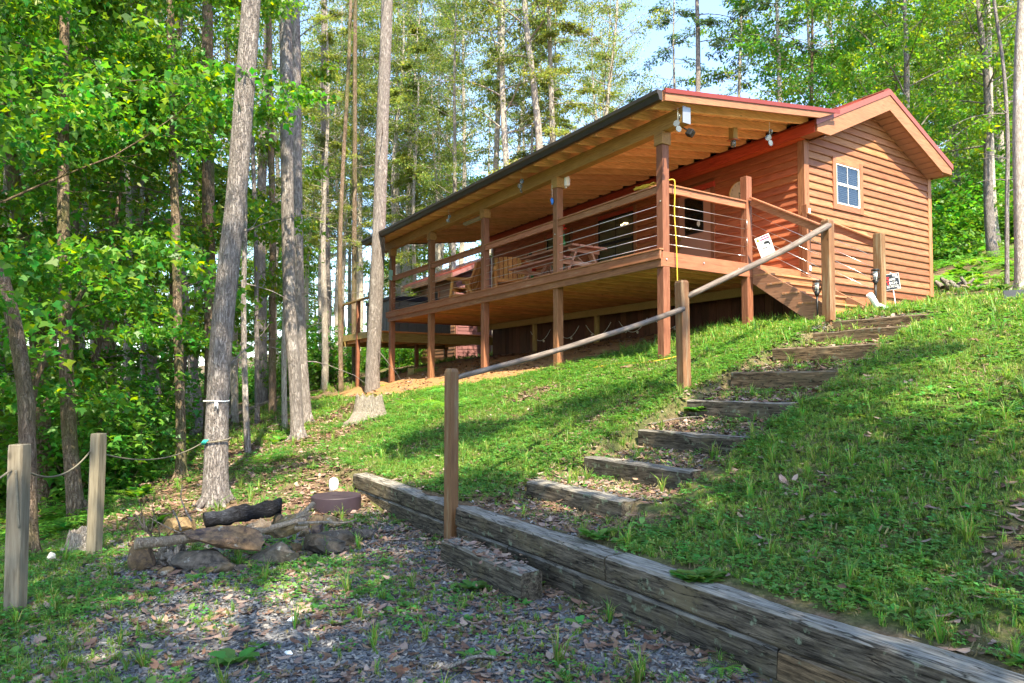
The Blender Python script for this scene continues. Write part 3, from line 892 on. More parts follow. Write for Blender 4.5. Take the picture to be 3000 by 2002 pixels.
# soffit boards under the gable overhang
for side in (0, 1):
    n = 13
    for i in range(n):
        ga = 3.70 + (APX - 3.70) * i / n; gb = 3.70 + (APX - 3.70) * (i + 1) / n - 0.020
        za = house_z(ga, 2.30) ; zb = house_z(gb, 2.30)
        if side == 1: ga, gb = 2 * APX - ga, 2 * APX - gb
        MB().prism([(ga, za), (gb, zb), (gb, zb + 0.015), (ga, za + 0.015)], RO - 0.003, -0.032, 1).build('soffit_board', M['soffit'], cabin)
    a = 3.44 if side == 0 else 2 * APX - 3.44; b = 3.70 if side == 0 else 2 * APX - 3.70
    MB().box((min(a, b), RO - 0.003, 2.462), (max(a, b), -0.05, 2.478)).build('soffit_return', M['fascia_x'], cabin)
# eave fascia + soffit along the porch side and the back
MB().box((3.405, RO, 2.46), (3.435, L_END + 0.36, 2.66)).build('eave_board', M['eave_red'], cabin)
MB().box((3.437, -0.05, 2.440), (WG - 0.005, L_END + 0.36, 2.458)).build('eave_soffit', M['eave_red'], cabin)
MB().box((2*APX-3.435, RO, 2.46), (2*APX-3.405, L_END + 0.36, 2.66)).build('eave_board', M['eave_red'], cabin)
gut = MB()
gut.prism([(8.26, 2.56), (8.34, 2.56), (8.37, 2.67), (8.355, 2.67), (8.33, 2.575), (8.275, 2.575), (8.275, 2.67), (8.26, 2.67)], RO, L_END + .36, 1)
gut.build('gutter', M['gutter'], cabin)

# ---- porch roof
PR0 = -0.45; PS = 0.143
def pz(g, top=2.25): return top + PS * (g - PR0)
LO = -0.48; LF = L_END + 0.75
MB().prism([(PR0, pz(PR0)), (3.90, pz(3.90)), (3.90, pz(3.90, 2.272)), (PR0, pz(PR0, 2.272))], LO - 0.01, LF, 1).build('porch_roof_panel', M['red_metal'], cabin)
# roof boards laid along the porch, gaps between
nb = 24
for i in range(nb):
    ga = PR0 + 0.02 + i * (4.06 / nb); gb = ga + 4.06 / nb - 0.022
    MB().prism([(ga, pz(ga, 2.226)), (gb, pz(gb, 2.226)), (gb, pz(gb, 2.247)), (ga, pz(ga, 2.247))], LO + 0.03, LF - 0.03, 1).build('roof_board', M['rafter_y'], cabin)
# rafters (shared mesh)
rf = MB().prism([(-0.42, pz(-0.42, 2.085)), (3.22, pz(3.22, 2.085)), (3.41, pz(3.41, 2.14)), (3.41, pz(3.41, 2.222)), (-0.42, pz(-0.42, 2.222))], -0.021, 0.021, 1).mesh('rafter', M['rafter'])
l = -0.22
while l < LF - 0.1:
    link('rafter', rf, cabin, (0, l, 0)); l += 0.455
# rake (barge) board with red edge
MB().prism([(PR0, pz(PR0, 2.105)), (3.34, pz(3.34, 2.105)), (3.80, pz(3.80, 2.215)), (3.80, pz(3.80, 2.245)), (PR0, pz(PR0, 2.245))], LO - 0.04, LO - 0.002, 1).build('porch_rake_board', M['fascia_x'], cabin)
MB().prism([(PR0 - .01, pz(PR0, 2.215)), (3.92, pz(3.92, 2.215)), (3.92, pz(3.92, 2.283)), (PR0 - .01, pz(PR0, 2.283))], LO - 0.058, LO - 0.042, 1).build('porch_rake_flashing', M['red_metal'], cabin)
MB().prism([(PR0, pz(PR0, 2.10)), (3.34, pz(3.34, 2.10)), (3.34, pz(3.34, 2.245)), (PR0, pz(PR0, 2.245))], LF + 0.002, LF + 0.04, 1).build('porch_rake_board', M['fascia_x'], cabin)
MB().box((PR0 - 0.035, LO, 2.10), (PR0 - 0.005, LF, 2.245)).build('porch_eave_board', M['rim_y'], cabin)
# gutter (K profile) with an end cap
gt = MB()
gt.prism([(PR0 - 0.04, 2.10), (PR0 - 0.10, 2.10), (PR0 - 0.125, 2.17), (PR0 - 0.15, 2.19), (PR0 - 0.15, 2.245), (PR0 - 0.143, 2.245),
          (PR0 - 0.143, 2.195), (PR0 - 0.118, 2.172), (PR0 - 0.095, 2.107), (PR0 - 0.048, 2.107), (PR0 - 0.048, 2.245), (PR0 - 0.04, 2.245)], LO - 0.02, LF, 1)
gt.build('porch_gutter', M['gutter'], cabin)
MB().prism([(PR0 - 0.04, 2.10), (PR0 - 0.10, 2.10), (PR0 - 0.125, 2.17), (PR0 - 0.15, 2.19), (PR0 - 0.15, 2.245), (PR0 - 0.04, 2.245)], LO - 0.026, LO - 0.021, 1).build('gutter_end_cap', M['gutter'], cabin)
# porch beam with metal end plate
MB().box((0.0, -0.43, 1.90), (0.16, L_END + 0.6, 2.145)).build('porch_beam', M['beam_y'], cabin, 0.006)
MB().box((-0.004, -0.438, 1.896), (0.164, -0.431, 2.150)).build('beam_end_plate', M['alum'], cabin)
MB().box((3.0, -0.1, 2.34), (3.14, L_END, 2.50)).build('ledger', M['beam_y'], cabin) if False else None

# ---- posts
PW = 0.144
bay = 2.8
def post(g, l, z0, z1, mat=None, name='porch_post', w=PW):
    return rbox(name, mat or M['post'], (g, l, z0), (g + w, l + w, z1), bevel=0.007)
for i in range(5):
    l = i * bay if i < 4 else 4 * bay - 0.14
    zb = cab_h(0.07, l + 0.07) - 0.15
    post(0.0, l, zb, 1.70)
    # boxed cap under the beam
    rbox('post_cap', M['beam_y'], (-0.022, l - 0.022, 1.70), (PW + 0.022, l + PW + 0.022, 1.898), bevel=0.004)
zb = cab_h(2.08, 0.07) - 0.1
post(1.99, 0.0, zb, 1.52, name='newel_post', w=0.14)
post(3.46 - 0.02, -0.16, -0.26, 1.20, name='newel_post', w=0.11)
# inner posts + inner beam
MB().box((2.98, 0.3, -0.40), (3.06, L_END, -0.232)).build('inner_beam', M['green_wood_x'], cabin)
for l in (2.42, 5.25, 7.96, 10.7):
    post(2.97, l, cab_h(3.0, l) - 0.15, -0.402, M['green_wood'], 'inner_post', 0.10)
for (g, l, z) in ((-0.006, 0.05, 0.80), (-0.006, 2.87, 0.80), (-0.006, 5.67, 0.80), (-0.006, 8.47, 0.80), (-0.006, 2.87, 1.80), (-0.006, 5.67, 1.80)):
    MB().tube([(g + 0.008, l, z), (g - 0.006, l, z)], 0.014, 8).build('bolt', M['steel'], cabin)
for (g, l, z) in ((0.06, -0.012, -0.12), (1.75, -0.012, -0.12), (0.9, -0.012, -0.10), (2.9, -0.012, -0.12)):
    MB().tube([(g, l + 0.008, z), (g, l - 0.006, z)], 0.014, 8).build('bolt', M['steel'], cabin)
# ---- deck
nd = 25
for i in range(nd):
    g0 = 0.02 + i * 0.1425
    rbox('deck_board', M['deck'], (g0, 0.042, -0.032), (g0 + 0.136, L_END - 0.01, 0.0))
n = 27
for i in range(n):
    l = 0.25 + i * 0.41
    rbox('joist', M['joist'], (0.006, l, -0.222), (WG - 0.01, l + 0.04, -0.034))
rbox('end_rim_board', M['rim_x'], (-0.02, 0.0 - 0.004, -0.235), (WG - 0.02, 0.038, -0.002), bevel=0.004)
rbox('end_rim_board', M['rim_x'], (-0.02, L_END, -0.235), (WG - 0.02, L_END + 0.04, -0.002), bevel=0.004)
rbox('side_rim_board', M['rim_y'], (-0.042, 0.002, -0.245), (-0.002, L_END, -0.105), bevel=0.004)
rbox('side_fascia_board', M['rail_y'], (-0.082, -0.01, -0.125), (-0.044, L_END + 0.05, 0.012), bevel=0.004)
rbox('toe_board', M['rail_y'], (-0.10, -0.02, 0.014), (-0.001, L_END + 0.06, 0.040), bevel=0.004)
# ---- railing
for i in range(4):
    l0 = i * bay + PW + 0.003; l1 = (i + 1) * bay - 0.003 if i < 3 else 4 * bay - 0.143
    rbox('top_rail', M['rail_y'], (0.015, l0, 0.945), (0.055, l1, 1.055), bevel=0.004)
    rbox('rail_cap', M['rail_y'], (-0.005, l0, 1.057), (0.125, l1, 1.083), bevel=0.004)
rbox('top_rail', M['rail_x'], (PW + 0.004, 0.02, 0.945), (1.985, 0.06, 1.055), bevel=0.004)
rbox('rail_cap', M['rail_x'], (PW + 0.004, -0.005, 1.057), (1.985, 0.115, 1.083), bevel=0.004)
CZ = [0.132, 0.290, 0.440, 0.600, 0.757]
cbl = MB().tube([(0, 0, 0), (0, 4 * bay - 0.3, 0)], 0.0042, 6).mesh('cable', M['steel'])
for zc in CZ: link('cable', cbl, cabin, (0.06, 0.10, zc))
cb2 = MB().tube([(0, 0, 0), (1.86, 0, 0)], 0.0042, 6).mesh('cable', M['steel'])
for zc in CZ: link('cable', cb2, cabin, (PW, 0.04, zc))
for za, zb_ in ((0.290, 0.440), (0.600, 0.757)):
    MB().tube([(1.975, -0.006, za), (1.975, -0.012, (za + zb_) / 2), (1.975, -0.006, zb_)], 0.0045, 6).build('cable_turn', M['steel'], cabin)
MB().tube([(1.80, 0.04, 0.132), (1.97, 0.04, 0.132)], 0.009, 8).build('turnbuckle', M['steel'], cabin)
# far end railing
rbox('top_rail', M['rail_x'], (PW + 0.01, L_END - 0.10, 0.945), (WG - 0.06, L_END - 0.06, 1.04)) if False else None
# ---- stairs, going down from the deck end toward the camera side
nst = 4
for g0 in (2.13, 3.44):
    poly = [(-0.006, -0.01), (-0.006, -0.30), (-1.16, -1.06), (-1.34, -1.06), (-1.34, -0.80), (-0.16, -0.01)]
    poly = [(-0.006, -0.02), (-0.006, -0.34), (-1.10, -1.10), (-1.38, -1.10), (-1.38, -0.86)]
    MB().prism(poly, g0 - 0.02, g0 + 0.02, 0).build('stringer', M['stringer'], cabin)
for k in range(1, 5):
    zt = -0.19 * k
    l1 = -0.29 * (k - 1); l0 = -0.29 * k
    rbox('tread', M['tread'], (2.10, l0 - 0.03 - 0.005, zt - 0.035), (3.58, l1 - 0.008, zt), bevel=0.004)
    rbox('riser', M['siding_g'], (2.155, l0 - 0.004, zt - 0.19 + 0.002), (3.415, l0 + 0.014, zt - 0.037))
rbox('riser', M['siding_g'], (2.155, -0.030, -0.188), (3.415, -0.010, -0.004))
def stair_rail(g, z0, z1, l1):
    b = MB().beam((g, -0.02, z0), (g, l1, z1), 0.04, 0.11); b.build('stair_rail', M['rail_y'], cabin, 0.004)
    b = MB().beam((g, -0.03, z0 + 0.075), (g, l1, z1 + 0.075), 0.12, 0.028); b.build('stair_rail_cap', M['rail_y'], cabin, 0.004)
    for k in range(4):
        d = 0.19 + 0.19 * k
        MB().tube([(g, -0.03, z0 - d), (g, l1 + 0.06, z1 - d)], 0.004, 6).build('cable', M['steel'], cabin)
stair_rail(2.08, 1.06, 0.31, -1.36)
stair_rail(3.50, 1.03, 0.27, -1.36)
post(3.44, -1.50, cab_h(3.5, -1.43) - 0.1, 0.42, M['post_low'], 'stair_post', 0.14)
# outlet boxes on the corner post
rbox('outlet_box', M['whiteplastic'], (3.47, -0.185, 1.02), (3.52, -0.162, 1.12), bevel=0.006)
rbox('outlet_box', M['whiteplastic'], (3.47, -0.185, -0.02), (3.52, -0.162, 0.07), bevel=0.006)
# extra brackets: metal strip on second post cap
# ---- hot tub platform beyond the porch
pf = empty('hot_tub_platform', cab(0, 0), CAB_R, 'low treated wood platform on posts beyond the far end of the porch', 'platform')
def pbox(nm, m, a, b): return MB().box(a, b).build(nm, M[m], pf)
pbox('beam', 'green_wood_x', (-0.1, 11.95, -0.77), (4.0, 12.03, -0.50))
pbox('beam', 'green_wood_x', (-0.1, 15.2, -0.77), (4.0, 15.28, -0.50))
for i in range(24):
    pbox('deck_board', 'deck', (0.0, 11.95 + i * 0.142, -0.48), (4.0, 11.95 + i * 0.142 + 0.135, -0.44))
for i in range(6):
    pbox('joist', 'joist', (0.1 + i * 0.74, 12.04, -0.70), (0.14 + i * 0.74, 15.19, -0.49))
for (g, l, zt) in ((-0.12, 13.6, 0.62), (-0.12, 15.3, 0.62), (3.8, 12.1, -0.5), (3.8, 15.1, -0.5), (1.9, 13.5, -0.72)):
    pbox('post', 'post', (g, l, cab_h(g, l) - 0.1), (g + 0.11, l + 0.11, zt))
pbox('rail', 'green_wood_x', (-0.14, 12.1, 0.62), (0.0, 15.5, 0.66))
pbox('rail', 'green_wood_x', (-0.10, 12.1, -0.62), (-0.04, 15.5, -0.42))
pbox('cross_rail', 'green_wood_x', (-0.05, 13.62, -0.75), (-0.01, 13.8, -0.4))
# tub
tub = empty('hot_tub', cab(0.45, 12.2, -0.44), CAB_R, 'square grey hot tub with a dark padded cover past the end of the porch', 'hot tub')
for i in range(7):
    for (a, b) in (((i*0.3, 0.0, 0.0), (i*0.3+0.295, 0.02, 0.98)), ((0.0, i*0.3+.02, 0.0), (0.02, i*0.3+0.29, 0.98))):
        MB().box(a, b).build('side_panel', M['tub_side'], tub, 0.003)
MB().box((0.03, 0.03, 0.0), (2.09, 2.1, 0.97)).build('shell', M['tub_side'], tub)
MB().prism([(-0.04, 0.99), (2.14, 0.99), (2.14, 1.10), (1.05, 1.17), (-0.04, 1.10)], -0.04, 2.14, 1).build('cover', M['tub_cover'], tub, 0.02)
# small support blocks under the porch
for (g, l, w_, hh, lab) in ((0.9, 11.4, 0.9, 0.22, 'pale cut timber block lying under the far end of the porch'),):
    zz = cab_h(g, l)
    o = MB().box((0, 0, 0), (w_, 0.3, hh)).build('wood_block', M['green_wood_x'], None, 0.01, cab(g, l, zz - 0.02), (0, 0, CAB_R + .3)); tag(o, lab, 'block')

# ================================================================== SHED
shed = empty('shed', cab(4.42, 15.4, -0.1), CAB_R, 'small brown shed with a reddish roof edge seen through the far end of the porch', 'shed')
def sb(nm, m, a, b): return MB().box(a, b).build(nm, M[m], shed)
sb('wall', 'shed_l', (0.0, 0.02, -1.2), (0.08, 4.0, 2.3)); 
MB().prism([(0.0, -1.2), (3.6, -1.2), (3.6, 2.3), (1.8, 3.1), (0.0, 2.3)], 0.0, 0.02, 1).build('wall', M['shed_g'], shed)
for k in range(24):
    z0 = -0.9 + k * 0.14
    if z0 < 2.2:
        MB().prism([(-0.025, z0), (0, z0), (0, z0 + 0.14), (-0.006, z0 + 0.14)], 0.08, 1.4 if 0.8 < z0 < 1.7 else 4.0, 1).build('siding_board', M['shed_l'], shed)
        if 0.8 < z0 < 1.7: MB().prism([(-0.025, z0), (0, z0), (0, z0 + 0.14), (-0.006, z0 + 0.14)], 2.5, 4.0, 1).build('siding_board', M['shed_l'], shed)
    gl = 0.06 if z0 < 2.25 else 0.06 + (z0 - 2.25) / 0.45
    if z0 < 2.9: MB().add([(gl, -0.025, z0), (3.6 - gl, -0.025, z0), (3.6 - gl, 0, z0), (gl, 0, z0), (gl, -0.006, z0 + .14), (3.6 - gl, -0.006, z0 + .14), (3.6 - gl, 0, z0 + .14), (gl, 0, z0 + .14)],
                          [(0,3,2,1),(4,5,6,7),(0,1,5,4),(1,2,6,5),(2,3,7,6),(3,0,4,7)]).build('siding_board', M['shed_g'], shed)
sb('window', 'dark_in', (-0.03, 1.5, 0.9), (-0.01, 2.4, 1.75))
sb('window_trim', 'trim_z', (-0.045, 1.4, 0.8), (-0.012, 1.5, 1.85)); sb('window_trim', 'trim_z', (-0.045, 2.4, 0.8), (-0.012, 2.5, 1.85))
for s_ in (0, 1):
    pl = [(-0.35, 2.22), (1.8, 3.19), (1.8, 3.24), (-0.35, 2.27)]
    if s_: pl = [(3.6 - p[0], p[1]) for p in pl]
    MB().prism(pl, -0.35, 4.4, 1).build('roof_panel', M['red_metal'], shed)
    pl = [(-0.35, 2.05), (1.8, 3.02), (1.8, 3.18), (-0.35, 2.215)]
    if s_: pl = [(3.6 - p[0], p[1]) for p in pl]
    MB().prism(pl, -0.38, -0.351, 1).build('rake_board', M['shed_g'], shed)
sb('eave_board', 'shed_l', (-0.38, -0.35, 2.02), (-0.352, 4.4, 2.21))
# ================================================================== THINGS ON AND AROUND THE PORCH
def put(o, g, l, z=0.0, rz=0.0):
    o.location = cab(g, l, z); o.rotation_euler = (0, 0, CAB_R + rz); return o
# picnic table (long axis along the porch)
def picnic():
    t = empty('picnic_table', cab(1.08, 3.15, 0.0), CAB_R, 'weathered wooden picnic table with attached benches standing on the porch', 'picnic table')
    for i in range(5):
        MB().box((-0.45 + i * 0.182, 0, 0.715), (-0.45 + i * 0.182 + 0.172, 1.95, 0.755)).build('tabletop_plank', M['table_y'], t, 0.004)
    for y in (0.18, 1.73):
        MB().box((-0.40, y, 0.63), (0.40, y + 0.04, 0.712)).build('top_brace', M['table_x'], t, 0.003)
        MB().box((-0.72, y, 0.36), (0.72, y + 0.04, 0.44)).build('bench_brace', M['table_x'], t, 0.003)
        MB().beam((-0.18, y + 0.07, 0.70), (-0.52, y + 0.07, 0.012), 0.05, 0.14, (0, 1, 0)).build('leg', M['table_x'], t, 0.003)
        MB().beam((0.18, y + 0.07, 0.70), (0.52, y + 0.07, 0.012), 0.05, 0.14, (0, 1, 0)).build('leg', M['table_x'], t, 0.003)
    MB().beam((0, 0.26, 0.42), (0, 0.62, 0.70), 0.04, 0.08).build('diagonal_brace', M['table_x'], t)
    MB().beam((0, 1.72, 0.42), (0, 1.35, 0.70), 0.04, 0.08).build('diagonal_brace', M['table_x'], t)
    for sx in (-1, 1):
        for j in range(2):
            x = sx * (0.60 + 0.0) + (j - 0.5) * 0.15
            MB().box((x - 0.07, 0, 0.442), (x + 0.07, 1.95, 0.480)).build('bench_plank', M['table_y'], t, 0.004)
    return t
picnic()
# log lounge chair
def log_chair():
    t = empty('log_chair')
    def tb(n, pts, r): return MB().tube(pts, r, 10).build(n, M['chair_log'], t)
    for s in (-0.33, 0.33):
        tb('leg', [(s, 0.38, 0.0), (s, 0.30, 0.58)], 0.042)
        tb('leg', [(s, -0.42, 0.0), (s, -0.12, 0.50)], 0.042)
        tb('brace', [(s, 0.36, 0.20), (s, -0.38, 0.12)], 0.032)
        tb('arm', [(s * 1.08, 0.44, 0.62), (s * 1.08, -0.30, 0.55)], 0.045)
        tb('back_post', [(s * 0.9, -0.14, 0.28), (s * 0.9, -0.42, 0.98)], 0.034)
    tb('cross_rail', [(-0.36, 0.33, 0.34), (0.36, 0.33, 0.34)], 0.038)
    tb('cross_rail', [(-0.36, -0.16, 0.26), (0.36, -0.16, 0.26)], 0.036)
    for i in range(6):
        MB().beam((-0.28 + i * 0.112, -0.16, 0.27), (-0.28 + i * 0.112, -0.46, 1.02 + 0.03 * math.sin(i * 0.63)), 0.092, 0.022, (0, 1, 0)).build('back_slat', M['chair_log'], t, 0.003)
    for i in range(5):
        MB().box((-0.33, -0.14 + i * 0.098, 0.345 + 0.012 * i - 0.02), (0.33, -0.14 + i * 0.098 + 0.088, 0.367 + 0.012 * i - 0.02)).build('seat_slat', M['chair_log'], t, 0.003)
    return t
ch = log_chair(); put(ch, 0.75, 7.65, 0.0, R(28))
tag(ch, 'honey coloured log chair with a slatted back, nearer the far end of the porch', 'chair', 'log chairs on the porch')
c2 = copy_tree(ch); put(c2, 0.95, 6.05, 0.0, R(152))
c2['label'] = 'honey coloured log chair standing just beyond the bench end of the picnic table'
c3 = empty('side_table', cab(1.5, 6.85), CAB_R, 'small honey coloured log side table between the two porch chairs', 'side table')
for i in range(4):
    MB().box((-0.22 + i * .112, -0.22, 0.42), (-0.22 + i * .112 + 0.105, 0.22, 0.445)).build('top_slat', M['chair_log'], c3, 0.003)
for a in (-0.17, 0.17):
    for b in (-0.17, 0.17): MB().tube([(a, b, 0), (a, b, 0.42)], 0.028, 8).build('leg', M['chair_log'], c3)
# flowers
def flowers(label, g, l, z, n, seed, hgt, vase=True):
    rnd = random.Random(seed)
    t = empty('flower_vase', cab(g, l, z), CAB_R, label, 'flowers')
    if vase: MB().tube([(0,0,0.0),(0,0,0.02),(0,0,0.12),(0,0,0.2)], [0.035,0.045,0.05,0.028], 12).build('vase', M['green_stem'], t)
    st = MB(); pe = MB()
    for i in range(n):
        a = rnd.uniform(0, 6.28); r = rnd.uniform(0.01, 0.10); h = hgt * rnd.uniform(0.62, 1.0)
        p = Vector((r * math.cos(a), r * math.sin(a), h))
        st.tube([(0,0,0.1), tuple(p * 0.6 + Vector((0, 0, h * 0.1))), tuple(p)], 0.003, 4)
        for k in range(6):
            b = k * 1.047 + rnd.random(); up = rnd.uniform(0.01, 0.035)
            c = p + Vector((math.cos(b) * 0.022, math.sin(b) * 0.022, up * 0.5))
            d = p + Vector((math.cos(b) * 0.045, math.sin(b) * 0.045, up))
            e = Vector((-math.sin(b), math.cos(b), 0)) * 0.018
            pe.add([tuple(p), tuple(c + e), tuple(d), tuple(c - e)], [(0, 1, 2, 3)])
    st.build('stem', M['green_stem'], t); pe.build('petals', M['red_petal'], t)
flowers('red artificial flowers in a slim green vase on the picnic table', 0.85, 3.75, 0.757, 12, 3, 0.52)
flowers('red flowers in a green holder beneath the amber wall lamp at the far end', 3.30, 8.55, 0.95, 18, 5, 0.34)
tag(MB().box((-0.06, -0.06, 0), (0.06, 0.06, 0.95)).build('plant_stand', M['black'], None, 0.004, cab(3.30, 8.55, 0.0), (0, 0, CAB_R)), 'narrow black plant stand under red flowers by the cabin wall', 'stand')
# amber wall lantern
t = empty('wall_lantern', cab(WG - 0.06, 9.0, 1.52), CAB_R, 'amber glowing wall lantern on the porch wall near the far end', 'lantern')
MB().box((-0.02, -0.05, 0.02), (0.02, 0.05, 0.30)).build('back_plate', M['black'], t)
MB().tube([(-0.10, 0, 0.0), (-0.10, 0, 0.16)], [0.035, 0.055], 8).build('shade', M['amber_glow'], t)
MB().tube([(-0.10, 0, 0.16), (-0.10, 0, 0.22)], [0.07, 0.01], 8).build('cap', M['black'], t)
MB().tube([(0, 0, 0.24), (-0.06, 0, 0.27), (-0.10, 0, 0.22)], 0.008, 6).build('arm', M['black'], t)
# warm light seen inside the porch window
t = empty('window_lamp', cab(WG - 0.0165, 4.78, 1.86), CAB_R, 'glow of yellow lamps showing in the tan shaded porch window', 'lamp')
for i in range(3):
    MB().tube([(-0.0045, 0.0 + i * 0.09, 0.02 * (i % 2)), (-0.004, 0.075 + i * 0.09, 0.02 * (i % 2))], 0.013, 6).build('bulb', M['warm_glow'], t)
# clock
t = empty('wall_clock', cab(WG - 0.034, 1.42, 1.80), CAB_R, 'round wall clock with a cream face and thin brass rim beside the front door', 'clock')
MB().tube([(0, 0, 0), (-0.03, 0, 0)], 0.225, 36).build('face', M['clock_face'], t)
rim = MB(); pts = [(-0.034, 0.232 * math.cos(a), 0.232 * math.sin(a)) for a in [i * math.pi / 18 for i in range(37)]]
rim.tube(pts, 0.012, 6, cap=False); rim.build('rim', M['brass'], t)
def text_mesh(txt, size, mat, name='lettering', bold=0.0, align='CENTER'):
    c = bpy.data.curves.new(name, 'FONT'); c.body = txt; c.size = size; c.align_x = align; c.align_y = 'CENTER'; c.offset = bold; c.resolution_u = 2
    o = bpy.data.objects.new('tmp', c); COL.objects.link(o)
    dg = bpy.context.evaluated_depsgraph_get(); dg.update()
    me = bpy.data.meshes.new_from_object(o.evaluated_get(dg))
    bpy.data.objects.remove(o); me.name = name
    me.materials.clear(); me.materials.append(mat)
    return me
# upright text plane facing -x: rotation
FX = (R(90), 0, R(-90))
for h in range(12):
    a = math.pi / 2 + h * math.pi / 6     # seen from -x, y runs to the left
    m = text_mesh(('12', '11', '10', '9', '8', '7', '6', '5', '4', '3', '2', '1')[h], 0.055, M['black'], 'numeral')
    link('numeral', m, t, (-0.0315, 0.178 * math.cos(a), 0.178 * math.sin(a)), FX)
MB().beam((-0.033, 0, 0), (-0.033, -0.02, -0.15), 0.008, 0.003, (1, 0, 0)).build('hand', M['black'], t)
MB().beam((-0.034, 0, 0), (-0.034, -0.07, -0.07), 0.012, 0.003, (1, 0, 0)).build('hand', M['black'], t)
# disc wind chimes
def chime(label, g, l, ztop, zbot, n=3, r=0.045):
    t = empty('disc_chime', cab(g, l, ztop), CAB_R, label, 'wind chime', 'disc chimes hanging from the porch roof')
    H_ = ztop - zbot
    MB().tube([(0, 0, 0.0), (0.002, 0, -H_ + r)], 0.0022, 4).build('string', M['whiteplastic'], t)
    for i in range(n):
        z = -H_ + r + (n - 1 - i) * r * 2.0
        a = i * 0.9 + l
        dx, dy = math.cos(a), math.sin(a)
        off = (0.02 * math.cos(i * 2.2), 0.02 * math.sin(i * 2.2))
        MB().tube([(off[0] - dx * 0.006, off[1] - dy * 0.006, z), (off[0] + dx * 0.006, off[1] + dy * 0.006, z)], r, 18).build('disc', M['capiz'], t)
    return t
chime('glass disc chime hanging at the near porch corner beside the beam end', -0.10, -0.43, 2.10, 1.72, 3, 0.048)
chime('glass disc chime under the near end rafter between the bottle lamp and the gable', 2.23, -0.30, 2.40, 1.99, 3, 0.05)
chime('glass disc chime hanging outside the beam between the second and third posts', -0.35, 3.53, 2.09, 1.70, 3, 0.05)
chime('small disc chime hanging outside the beam toward the far porch end', -0.35, 6.67, 2.09, 1.76, 2, 0.045)
# boxed bottle lamp
t = empty('hanging_lamp', cab(2.0, 0.28, 2.10), CAB_R, 'small wooden box lamp with a clear glass jar hanging under the near rafters', 'lamp')
MB().box((-0.055, -0.055, 0.14), (0.055, 0.055, 0.42)).build('box', M['green_wood'], t, 0.004)
MB().prism([(-0.085, 0.12), (0.085, 0.12), (0.055, 0.14), (-0.055, 0.14)], -0.08, 0.08, 1).build('collar', M['trim_z'], t)
MB().tube([(0, 0, 0.0), (0, 0, 0.01), (0, 0, 0.10), (0, 0, 0.12)], [0.025, 0.045, 0.048, 0.04], 14).build('jar', M['capiz'], t)
# flood lamp under the beam end
t = empty('flood_lamp', cab(0.28, -0.30, 1.80), CAB_R, 'small black flood lamp angled down under the metal capped beam end', 'lamp')
o = MB().box((-0.05, -0.05, -0.02), (0.05, 0.06, 0.09)).build('housing', M['black'], t, 0.012); o.rotation_euler = (0.5, 0.3, 0.3)
o = MB().box((-0.042, -0.056, -0.012), (0.042, -0.0505, 0.06)).build('lens', M['glass'], t, 0); o.rotation_euler = (0.5, 0.3, 0.3)
MB().tube([(0, 0, 0.06), (-0.13, 0.02, 0.10)], 0.010, 6).build('bracket', M['black'], t)
# speaker
t = empty('speaker', cab(0.20, 2.80, 1.74), CAB_R, 'small white outdoor speaker mounted at the top of the second porch post', 'speaker')
MB().prism([(-0.045, 0.0), (0.05, 0.0), (0.06, 0.05), (0.06, 0.15), (0.035, 0.20), (-0.045, 0.20)], -0.075, 0.075, 1).build('body', M['whiteplastic'], t, 0.012)
MB().box((-0.01, -0.02, -0.03), (0.02, 0.02, 0.0)).build('bracket', M['white'], t)
# blue ornament
t = empty('hanging_ornament', cab(-0.05, 2.90, 1.75), CAB_R, 'small blue ornament on a white string at the second porch post', 'ornament')
MB().tube([(0, 0, 0), (0.004, 0, -0.24)], 0.004, 5).build('string', M['white'], t)
MB().tube([(0, 0, -0.24), (0, 0, -0.28), (0.01, 0, -0.33), (0, 0, -0.38)], [0.012, 0.034, 0.028, 0.006], 8).build('bead', M['blue'], t)
# tube light fixture
t = empty('tube_light', cab(0.55, 6.35, 1.93), CAB_R, 'slim white fluorescent tube fixture under the porch rafters', 'light fixture')
MB().box((-0.05, 0, 0.05), (0.05, 1.2, 0.10)).build('housing', M['white'], t, 0.004)
MB().tube([(0, 0.03, 0.03), (0, 1.17, 0.03)], 0.015, 8).build('tube', M['whiteplastic'], t)
# green tag + insulator near the far post
t = empty('hanging_tag', cab(-0.03, L_END - 0.2, 1.62), CAB_R, 'pale green tag hanging on a string at the farthest porch post', 'tag')
MB().tube([(0, 0, 0), (0, 0, -0.34)], 0.005, 5).build('string', M['teal'], t)
MB().prism([(-0.06, -0.62), (0.03, -0.66), (0.06, -0.60), (0.06, -0.36), (-0.03, -0.34), (-0.06, -0.38)], -0.008, 0.008, 1).build('tag_plate', plain('tag green', (0.22, 0.42, 0.36), 0.6), t)
# string lights under the deck, on the skirt wall
def swag(a, b, sag, n=12):
    a = Vector(a); b = Vector(b)
    return [a.lerp(b, i / n) - Vector((0, 0, sag * 4 * (i / n) * (1 - i / n))) for i in range(n + 1)]
wire = MB(); bulbs = []
tt = empty('string_lights', (0, 0, 0), 0, 'sagging white cord with small round bulbs along the dark wall under the porch', 'string lights')
for i, l0 in enumerate((2.9, 4.1, 5.4, 6.7, 8.0)):
    p = swag(cab(WG - 0.05, l0, -0.52), cab(WG - 0.05, l0 + 1.0, -0.52), 0.30)
    wire.tube(p, 0.007, 5)
    bulbs += [p[4] - Vector((0, 0, 0.05)), p[9] - Vector((0, 0, 0.05))]
wire.build('cord', M['whiteplastic'], tt)
for b in bulbs:
    MB().tube([(0, 0, -0.03), (0, 0, -0.01), (0, 0, 0.015), (0, 0, 0.03)], [0.012, 0.03, 0.03, 0.012], 10).build('bulb', M['clock_face'], tt, loc=b)
